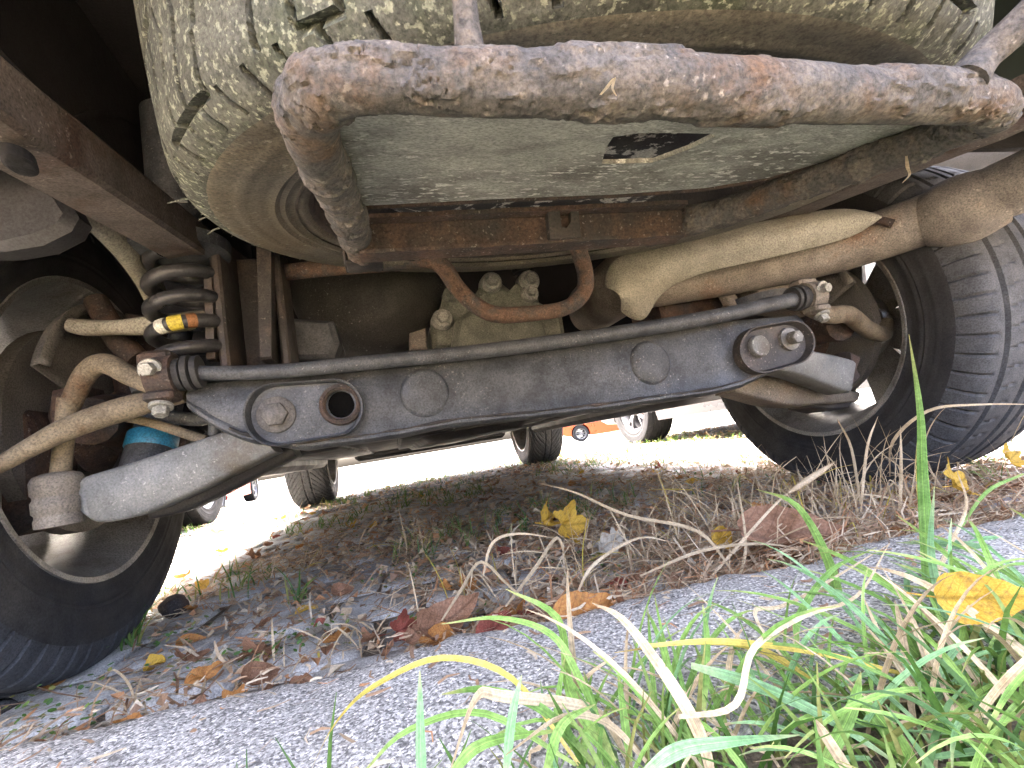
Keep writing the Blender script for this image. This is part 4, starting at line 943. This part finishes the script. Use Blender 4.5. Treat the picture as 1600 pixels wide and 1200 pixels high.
# dry stalks between the kerb and the right tyre, and two more dry clumps under the car
def dry(label, root, n, spread, Lr, zt, extra=(), mats=('straw',)*8+('grass_yellow',), wr=(.0012, .003)):
    S = list(extra); root = V(root)
    for k in range(n):
        b = root+V((random.gauss(0, spread[0]), random.gauss(0, spread[1]), -.004)); b.z = floor_z(b.x, b.y)-.003
        bend = (random.uniform(.25, .7), random.uniform(.6, 2.0)) if random.random() < .55 else None
        P = clamp_path(arc_path(b, random.uniform(0, 2*pi), random.uniform(*Lr), random.uniform(.05, 1.0), random.uniform(0, 1.4), 12, .5, bend))
        if ok_path(P, .25, zt): S.append((P, random.uniform(*wr), random.choice(mats), None, random.uniform(-2, 2), 'stalk'))
    return tuft('dry_grass_clump', label, 'dry grass', root, S)
ex = [hero([(1100, 870, -.3), (1190, 760, -.26), (1150, 640, -.22)][:0] or [(1390, 745, -.2), (1395, 690, -.25), (1450, 642, -.3), (1530, 632, -.33), (1640, 632, -.36)], 4.5, 'straw', 'stalk'),
      hero([(1060, 960, -.38), (1200, 800, -.33), (1235, 768, -.31)], 3.5, 'straw', 'stalk'), hero([(1130, 950, -.38), (1165, 860, -.35), (1150, 740, -.3)], 4, 'straw', 'stalk'),
      hero([(1345, 790, -.3), (1330, 700, -.28), (1308, 655, -.28)], 3.5, 'straw', 'stalk'), hero([(1345, 800, -.3), (1355, 700, -.28), (1372, 650, -.28)], 3.5, 'straw', 'stalk'), hero([(1405, 830, -.32), (1408, 730, -.3), (1407, 665, -.3)], 4, 'straw', 'stalk'),
      hero([(1150, 900, -.37), (1090, 830, -.34), (980, 805, -.3), (900, 770, -.26), (842, 755, -.22)], 4.5, 'straw', 'stalk'),
      hero([(1000, 900, -.38), (1100, 860, -.37), (1200, 850, -.37), (1300, 870, -.37)], 4, 'straw', 'stalk')]
dry('tangle of pale dry grass stalks between the kerb and right rear tyre', atZ(1260, 830, 0), 270, (.17, .06), (.05, .2), .19, ex, wr=(.0009, .0022))
ex = [hero([(690, 970, -.36), (722, 920, -.35), (752, 878, -.34), (800, 920, -.36), (870, 975, -.39)], 4.5, 'straw', 'stalk'), hero([(790, 948, -.36), (835, 890, -.35), (871, 840, -.33), (885, 885, -.34), (900, 930, -.36)], 5, 'straw', 'stalk'),
      hero([(755, 900, -.33), (770, 848, -.32), (810, 834, -.31), (868, 841, -.32)], 4, 'straw', 'stalk'), hero([(900, 930, -.37), (930, 880, -.36), (1000, 840, -.34), (1060, 850, -.34)], 4, 'straw', 'stalk')]
dry('bent pale straws arching over red leaves at the kerb edge', atZ(930, 900, 0), 95, (.12, .05), (.04, .14), .13, ex, wr=(.0009, .0022))
dry('small upright dry grass clump on the paving under the car', atZ(655, 862, 0), 26, (.02, .02), (.07, .13), .15)
dry('thin dry tuft standing on the paving near left rear tyre', atZ(500, 880, 0), 18, (.05, .05), (.05, .11), .13)
dry('flattened white dry tuft on the gutter stones at lower left', atZ(330, 1065, 0), 30, (.05, .025), (.03, .08), .06)
dry('white dry roots lying on a sett left of the kerb centre', atZ(520, 1020, 0), 26, (.04, .02), (.03, .07), .05)
# bristly seed head
a_, b_ = atY(1232, 770, -.31), atY(1302, 724, -.29); random.seed(4)
sh = empty('seed_head', a_); tag(sh, 'bristly tan grass seed head in front of the right tyre', 'seed head'); mb = MB(); ax = (b_-a_)
sweep(mb, [ax*t for t in (0, .15, .4, .7, .9, 1)], [.0015, .0035, .0045, .004, .002, .0006], 10); mb.build('spike', 'straw', sh)
mb = MB()
for k in range(420):
    t = random.random(); p0 = ax*t; d = V((random.gauss(0, 1), random.gauss(0, 1), random.gauss(0, 1))); d = (d-ax*(d.dot(ax)/ax.length_squared)).normalized(); e = p0+(d*.9+ax.normalized()*.8)*random.uniform(.006, .0115)*(1.1-.5*t)
    sd_ = d.cross(ax).normalized()*.00035; mb.add([p0-sd_, p0+sd_, e], [(0, 1, 2)])
tag(mb.build('bristles', 'straw', sh, False), kind='stuff')

# fallen leaves
def leaf_mesh(kind, seed):
    random.seed(seed); n = 40; ring = []
    for k in range(n):
        a = 2*pi*k/n
        if kind == 'ovate': x, y = .5*cos(a), .30*sin(a)*(1-.35*cos(a)); x += .07*(abs(cos(a))**8)*(1 if cos(a) > 0 else 0)
        elif kind == 'round': x, y = .45*cos(a), .42*sin(a)
        elif kind == 'long': x, y = .5*cos(a), .17*sin(a)*(1-.3*cos(a))
        elif kind == 'maple': tri = 1-abs(fr(5*a/(2*pi)+.5)-.5)*2; tr2 = 1-abs(fr(20*a/(2*pi))-.5)*2; r = (.27+.17*tri**1.4+.035*tr2)*(1.12+.16*cos(a))*(1-.45*max(0, -cos(a))**10); x, y = r*cos(a), r*sin(a)
        else: r_ = .16+.15*abs(sin(4.5*a)); x, y = .5*cos(a), (r_*sin(a))
        ring.append((x*(1+random.uniform(-.03, .03)), y*(1+random.uniform(-.05, .05))))
    c1, c2, tw, ph = random.uniform(.5, 2.4), random.uniform(-.7, .9), random.uniform(-1, 1), random.uniform(0, 9)
    def zz(x, y): return c1*y*y+c2*x*x+tw*x*y+.13*noise.noise(V((x*3.2+ph, y*3.2, ph)))+.05*noise.noise(V((x*9+ph, y*9, ph)))+.05*abs(y)
    mb = MB(); rs = []
    for s_ in (.03, .35, .7, 1): rs.append([(x*s_, y*s_, zz(x*s_, y*s_)) for x, y in ring])
    mb.rings(rs, True, False); mb.f.append(tuple(range(n)))
    sweep(mb, cr([(-.48, 0, zz(-.48, 0)+.005), (-.6, .02, zz(-.5, 0)), (-.78, .06, zz(-.5, 0)-.04)], 3), .012, 5)
    z0 = min(v[2] for v in mb.v); mb.v = [(x, y, z-z0) for x, y, z in mb.v]
    return mb.mesh('leaf', True, 60)
LM = {}
def leaf(px, py, Z, size, m, kind, label=None, group=None, rz=None, tilt=0, Y=None, seed=None):
    P = atY(px, py, Y) if Y is not None else atZ(px, py, Z)
    key = (kind, seed if seed is not None else random.randrange(4), m)
    if key not in LM: st_ = random.getstate(); LM[key] = leaf_mesh(kind, hash(kind) % 97*0+len(kind)*10+key[1]); random.setstate(st_); LM[key].materials.append(M[m])
    o = link('fallen_leaf', LM[key]); o.location = P; o.scale = (size,)*3
    o.rotation_euler = (tilt, random.uniform(-.25, .25), rz if rz is not None else random.uniform(0, 2*pi)); tag(o, label, 'leaf', group); return o
random.seed(11)
leaf(908, 962, .05, .062, 'leaf_orange', 'ovate', 'curled yellow-orange leaf standing on the far edge of the kerb', tilt=1.0, rz=.2, seed=1)
leaf(965, 945, .05, .05, 'leaf_brown', 'ovate', 'tan leaf just right of the curled yellow-orange leaf on the kerb', tilt=.9, rz=1.2, seed=2)
leaf(882, 822, 0, .085, 'leaf_yellow', 'maple', 'lobed yellow leaf caught upright in dry grass under the car', tilt=1.2, rz=.2, seed=1, Y=.02)
leaf(850, 815, 0, .06, 'leaf_yellow', 'maple', 'darker yellow lobed leaf left of the upright yellow leaf', tilt=1.0, rz=.9, seed=2, Y=.03)
leaf(1125, 842, 0, .036, 'leaf_yellow', 'round', 'small round yellow leaf among the straw right of centre', tilt=1.2, rz=.1, seed=1, Y=-.28)
leaf(1520, 935, .08, .042, 'leaf_yellow', 'ovate', 'large golden oval leaf lying on green grass at the right', tilt=1.15, rz=-.55, seed=3, Y=-.665)
leaf(770, 985, .03, .046, 'leaf_red', 'ovate', 'crimson folded leaf at the kerb edge below the bent straws', tilt=.9, rz=.6, seed=1)
leaf(626, 985, .015, .04, 'leaf_red', 'maple', 'dark red leaf standing on the paving left of the brown curled leaf', tilt=1.1, rz=.3, seed=2)
leaf(478, 958, 0, .034, 'leaf_yellow', 'ovate', 'small yellow leaf on the paving between the tyre and red leaves', tilt=.7, rz=.5, seed=1)
leaf(645, 1000, .02, .045, 'leaf_brown', 'long', 'narrow tan leaf pointing up beside the dark red leaf', tilt=.4, rz=1.2, seed=1, Y=-.33)
leaf(700, 972, .02, .075, 'leaf_brown', 'ovate', 'large curled grey-brown leaf at the kerb edge', tilt=.7, rz=.3, seed=3)
leaf(728, 922, 0, .042, 'leaf_orange', 'maple', 'pale orange lobed leaf behind the large curled brown leaf', tilt=.6, rz=.8, seed=3)
leaf(952, 850, 0, .062, 'leaf_pale', 'oak', 'pale grey lobed leaf on the ground under the car centre', tilt=1.0, rz=.4, seed=1, Y=-.15)
leaf(790, 868, 0, .05, 'leaf_red', 'ovate', 'rust red leaf on the setts below the lobed yellow leaves', tilt=.8, rz=.4, seed=3)
leaf(297, 1006, 0, .036, 'leaf_orange', 'ovate', 'orange leaf on the paving right of the left tyre', tilt=.5, rz=.3, seed=2)
leaf(243, 1042, 0, .028, 'leaf_yellow', 'round', 'tiny yellow leaf on the gutter stones near the left tyre', tilt=.4, rz=.3, seed=2)
leaf(76, 1070, 0, .03, 'leaf_orange', 'ovate', 'orange leaf leaning against the left tyre foot', tilt=.9, rz=.9, seed=3)
leaf(400, 1062, .01, .045, 'leaf_brown', 'ovate', 'purple-brown crumpled leaf at the kerb on the lower left', tilt=.8, rz=.9, seed=2)
leaf(1230, 848, 0, .12, 'leaf_brown', 'ovate', 'broad pinkish brown leaf lying behind the dry stalk tangle', tilt=.5, rz=-.4, seed=2, Y=-.33)
leaf(1487, 760, 0, .07, 'leaf_yellow', 'maple', 'tan-yellow curled leaf in the grass before the right tyre', tilt=1.0, rz=.4, seed=1, Y=-.33)
leaf(1576, 720, 0, .042, 'leaf_yellow', 'maple', 'bright yellow leaf at the right edge beneath the tyre tread', tilt=1.0, rz=.4, seed=3, Y=-.36)
leaf(330, 840, 0, .07, 'leaf_orange', 'maple', 'orange leaf on the sunny paving just past the left tyre', tilt=.2, rz=.4, seed=1)
leaf(340, 775+60, 0, .07, 'leaf_yellow', 'ovate', 'yellow leaf on the sunny paving beyond the left tyre', tilt=.2, rz=1.4, seed=2, Y=1.1)
for grp, m, n, kinds, sz in (('brown leaves in the litter', 'leaf_brown', 95, ('ovate', 'long', 'maple', 'oak'), (.022, .052)), ('rust red leaves in the litter', 'leaf_red', 14, ('ovate', 'maple'), (.022, .045)),
                         ('orange leaves in the litter', 'leaf_orange', 30, ('ovate', 'maple', 'round'), (.022, .045)), ('yellow leaves scattered far out', 'leaf_yellow', 20, ('ovate', 'maple'), (.03, .06)), ('pale dry leaves in the litter', 'leaf_pale', 22, ('oak', 'long', 'ovate'), (.03, .06))):
    lab = {'leaf_brown': 'brown dead leaf lying in the litter on the paving under the car', 'leaf_red': 'rust red dead leaf in the litter on the paving under the car', 'leaf_orange': 'dull orange dead leaf in the litter on the paving under the car', 'leaf_yellow': 'small yellow leaf fallen on the paving further out', 'leaf_pale': 'pale papery dead leaf in the litter on the paving'}[m]
    k = 0
    while k < n:
        if m == 'leaf_yellow': x, y = random.uniform(-1.4, 1.2), random.uniform(.3, 4)
        elif random.random() < .55: x = random.uniform(-.6, .7); y = kerb_y(x)+.02+abs(random.gauss(0, .14))
        else: x, y = random.uniform(-.9, .8), random.uniform(-.3, 2.2)
        P = V((x, y, gz(y)+.004+random.random()*.008)); d = P-CAM; z = d.dot(fwd); px, py = 800+F_PX*d.dot(rgt)/z, 600-F_PX*d.dot(upv)/z
        if abs(x) > .66 and abs(y) < .22: continue
        if not (0 < px < 1600 and 600 < py < 1190): continue
        kd = random.choice(kinds); L_sz = random.uniform(*sz)
        word = {'leaf_brown': 'brown', 'leaf_red': 'rust red', 'leaf_orange': 'dull orange', 'leaf_yellow': 'yellow', 'leaf_pale': 'pale papery'}[m]; shp = {'ovate': 'oval', 'long': 'narrow', 'maple': 'lobed', 'oak': 'wavy-edged', 'round': 'round'}[kd]
        side_ = 'near the left tyre' if px < 430 else 'left of the picture centre' if px < 740 else 'at the picture centre' if px < 980 else 'right of the picture centre' if px < 1180 else 'near the right tyre'
        dep = 'beside the kerb' if y < kerb_y(x)+.13 else 'just past the kerb' if y < .1 else 'under the crossmember' if y < 1 else 'far back'
        lab = ('small ' if L_sz < .037 else 'large ')+word+' '+shp+' leaf '+dep+', '+side_
        leaf(px, py, P.z, L_sz, m, kd, lab, grp, tilt=random.uniform(-.5, .9)); k += 1

# loose litter: shreds of straw, stems and leaf crumbs nobody could count
def dens(x, y):
    q = fbm((x, y, 0), 3.2, 3)
    d = .25+.75*max(0, min(1, .5+q*1.3))
    if -.55 < x < .95 and -.1 < y < 2.6: d += .5
    if kerb_y(x) < y < kerb_y(x)+.09: d += .35
    if x < -.25 and y < .25: d *= .4
    return d
random.seed(31); mb = MB(); cnt = 0
while cnt < 24000:
    r = random.random()
    if r < .55: y = -.45+abs(random.gauss(0, .55)); x = random.uniform(-.9-.1*y, 1.0+.3*y)
    else: y = random.uniform(0, 5.5); x = random.uniform(-1.2-.35*y, 1.0+.6*y)
    if y < kerb_y(x)-.015 or random.random() > dens(x, y) or (.66 < abs(x) < .93 and abs(y) < .12): continue
    z = gz(y)+.003+random.random()**2*.022*min(1, dens(x, y)); az = random.uniform(0, 2*pi); cnt += 1
    far = min(2.2, 1+.25*max(0, y)); el = random.gauss(0, .25)
    d = V((cos(az)*cos(el), sin(az)*cos(el), sin(el))); p0 = V((x, y, z)); s_ = V((-sin(az), cos(az), random.uniform(-.5, .5)))
    if random.random() < .62:
        L = random.uniform(.015, .07)*far; wd = random.uniform(.0006, .0018)*far; k = s_*random.uniform(-.3, .3)*L*.3+V((0, 0, random.uniform(0, .006)))
        p1 = p0+d*L*.5+k; p2 = p0+d*L; p2.z = max(p2.z, gz(y)+.002); mb.add([p0-s_*wd, p0+s_*wd, p1+s_*wd, p1-s_*wd, p2+s_*wd*.5, p2-s_*wd*.5], [(0, 1, 2, 3), (3, 2, 4, 5)])
    else:
        L = random.uniform(.007, .024)*far; wd = L*random.uniform(.25, .5); up_ = V((0, 0, L*random.uniform(-.2, .5)))
        mb.add([p0, p0+d*L*.4+s_*wd+up_, p0+d*L, p0+d*L*.5-s_*wd+up_*.6], [(0, 1, 2), (0, 2, 3)])
for k in range(2600):                              # matted straw between kerb and right tyre, and crumbs on the kerb top
    if k < 2100: x = random.gauss(.3, .2); y = kerb_y(x)+abs(random.gauss(0, .13)); z = gz(y)+random.random()**1.5*.035; L = random.uniform(.03, .11); wd = random.uniform(.0005, .0012)
    else: x = random.uniform(-.6, .6); y = kerb_y(x)-random.random()**2*.2; z = .067; L = random.uniform(.004, .022); wd = random.uniform(.0004, .0016)
    az = random.gauss(0, .9)+random.choice((0, pi)); el = random.gauss(0, .35 if k < 2100 else .04); d = V((cos(az)*cos(el), sin(az)*cos(el), abs(sin(el)))); s_ = V((-sin(az), cos(az), .3)); p0 = V((x, y, z)); k_ = s_*random.uniform(-.2, .2)*L
    p1 = p0+d*L*.5+k_; p2 = p0+d*L-V((0, 0, L*.15 if k < 2100 else 0)); p2.z = max(p2.z, floor_z(p2.x, p2.y)+.002); mb.add([p0-s_*wd, p0+s_*wd, p1+s_*wd, p1-s_*wd, p2+s_*wd*.5, p2-s_*wd*.5], [(0, 1, 2, 3), (3, 2, 4, 5)])
tag(link('leaf_litter', mb.mesh('leaf_litter', False), 'litter'), 'brown straw shreds and leaf crumbs strewn over the paving', 'leaf litter', kind='stuff')
# short weeds and thin grass in the joints
random.seed(41); mb = MB(); gb = MB()
spots = []
for px, py, r, n in ((645, 905, .04, 70), (510, 1000, .03, 45), (420, 1030, .03, 60), (270, 1015, .03, 40), (110, 1090, .04, 60), (60, 1160, .03, 60), (190, 980, .03, 50), (730, 975, .03, 40), (1390, 760, .06, 120), (1520, 730, .06, 120), (860, 880, .03, 25), (290, 1075, .02, 30), (950, 900, .03, 30), (1200, 790, .06, 60)):
    spots.append((atZ(px, py, 0), r, n))
for k in range(130):
    y = random.uniform(.2, 4.5); x = random.uniform(-1-.3*y, .9+.5*y); spots.append((V((x, y, gz(y))), .05, 22))
for P, r, n in spots:
    for k in range(n):
        q = P+V((random.gauss(0, r), random.gauss(0, r), 0))
        if q.y < kerb_y(q.x): continue
        z = gz(q.y); h = random.uniform(.003, .028); a = random.uniform(0, 2*pi); s_ = random.uniform(.002, .0048)*(1+.3*max(0, q.y)); c = V((q.x, q.y, z+h))
        d = V((cos(a), sin(a), random.uniform(-.2, .7))); e = V((-sin(a), cos(a), random.uniform(-.3, .3)))
        mb.add([c-d*s_, c-d*s_*.3+e*s_*.7, c+d*s_*.6+e*s_*.55, c+d*s_, c+d*s_*.6-e*s_*.55, c-d*s_*.3-e*s_*.7], [(0, 1, 2, 3, 4, 5)])
tag(link('weeds', mb.mesh('weeds', False), 'weeds'), 'small round-leaved green weeds growing in the paving joints', 'weeds', kind='stuff')
for k in range(2000):
    y = random.uniform(.15, 5.5); x = random.uniform(-1.2-.3*y, .95+.5*y)
    if fbm((x, y, 7), 1.6, 3) < .02+(.15 if x < -.3 else -.15) or (.66 < abs(x) < .93 and abs(y) < .2): continue
    for j in range(4):
        P = arc_path(V((x+random.gauss(0, .012), y+random.gauss(0, .012), gz(y)-.004)), random.uniform(0, 2*pi), random.uniform(.02, .07), random.uniform(0, .7), random.uniform(.2, 1.3), 4); blade_mesh(gb, P, random.uniform(.0015, .003)*(1+.2*y), side=V((1, 0, 0)))
for px, py in ((198, 1010), (205, 1000), (470, 935), (1540, 740), (1590, 720), (1560, 760), (1420, 745)):
    for j in range(9):
        b = atZ(px, py, 0)+V((random.gauss(0, .01), random.gauss(0, .01), -.003)); P = arc_path(b, random.uniform(0, 2*pi), random.uniform(.03, .08), random.uniform(0, .6), random.uniform(.2, 1), 6); blade_mesh(gb, P, random.uniform(.002, .004), side=V((1, 0, 0)))
tag(link('thin_grass', gb.mesh('thin_grass', True, 0), 'weeds'), 'thin short green grass between the setts ahead of the rear axle', 'grass', kind='stuff')
random.seed(51); vg = MB()
for k in range(9000):
    x = random.gauss(0, .9); y = kerb_y(max(-3, min(3, x)))-.222-abs(random.gauss(0, .45)); b = V((x, y, .046))
    if abs(x) > 2.6 or (b.xy-CAM.xy).length < .07: continue
    P = arc_path(b, random.uniform(0, 2*pi), random.uniform(.02, .075), random.uniform(0, .8), random.uniform(.2, 1.5), 4)
    if ok_path(P, .13, .12): blade_mesh(vg, P, random.uniform(.0015, .0032), side=V((cos(k), sin(k), 0)))
tag(link('verge_grass', vg.mesh('verge_grass', True, 0), 'weeds'), 'short grass covering the soil strip behind the granite kerb', 'grass', kind='stuff')
# dark clod beside the left tyre
P = atZ(272, 962, 0); bm = bmesh.new(); bmesh.ops.create_icosphere(bm, subdivisions=4, radius=.024)
for v in bm.verts:
    v.co *= 1+.18*fbm(v.co+V((2, 2, 2)), 40, 3); v.co.z *= .85
me = bpy.data.meshes.new('clod'); bm.to_mesh(me); bm.free(); me.shade_smooth(); o = link('clod', me, 'dark_rust'); o.location = P+V((0, 0, .016)); tag(o, 'dark brown lump of dirt lying right behind the left tyre', 'clod')
# straw wisps caught on the carrier
for pts, wd, lab in (([(938, 148, 0), (948, 136, 0), (960, 122, 0), (957, 138, 0), (963, 150, 0)], 4, 'pale straw wisp stuck to the rear tube of the spare wheel carrier'), ([(1416, 244, 0), (1418, 262, 0), (1421, 274, 0), (1410, 286, 0)], 4, 'pale straw wisp hanging below the right side of the carrier')):
    P = cr([atS(x, y, -.045) for x, y, _ in pts], 4); r = P[0].copy(); o = blade_mesh(MB(), [q-r for q in P], wd/ppm(r), taper=.9, side=rgt).build('straw_wisp', 'straw'); blade_uv(o.data); o.location = r; tag(o, lab, 'straw')
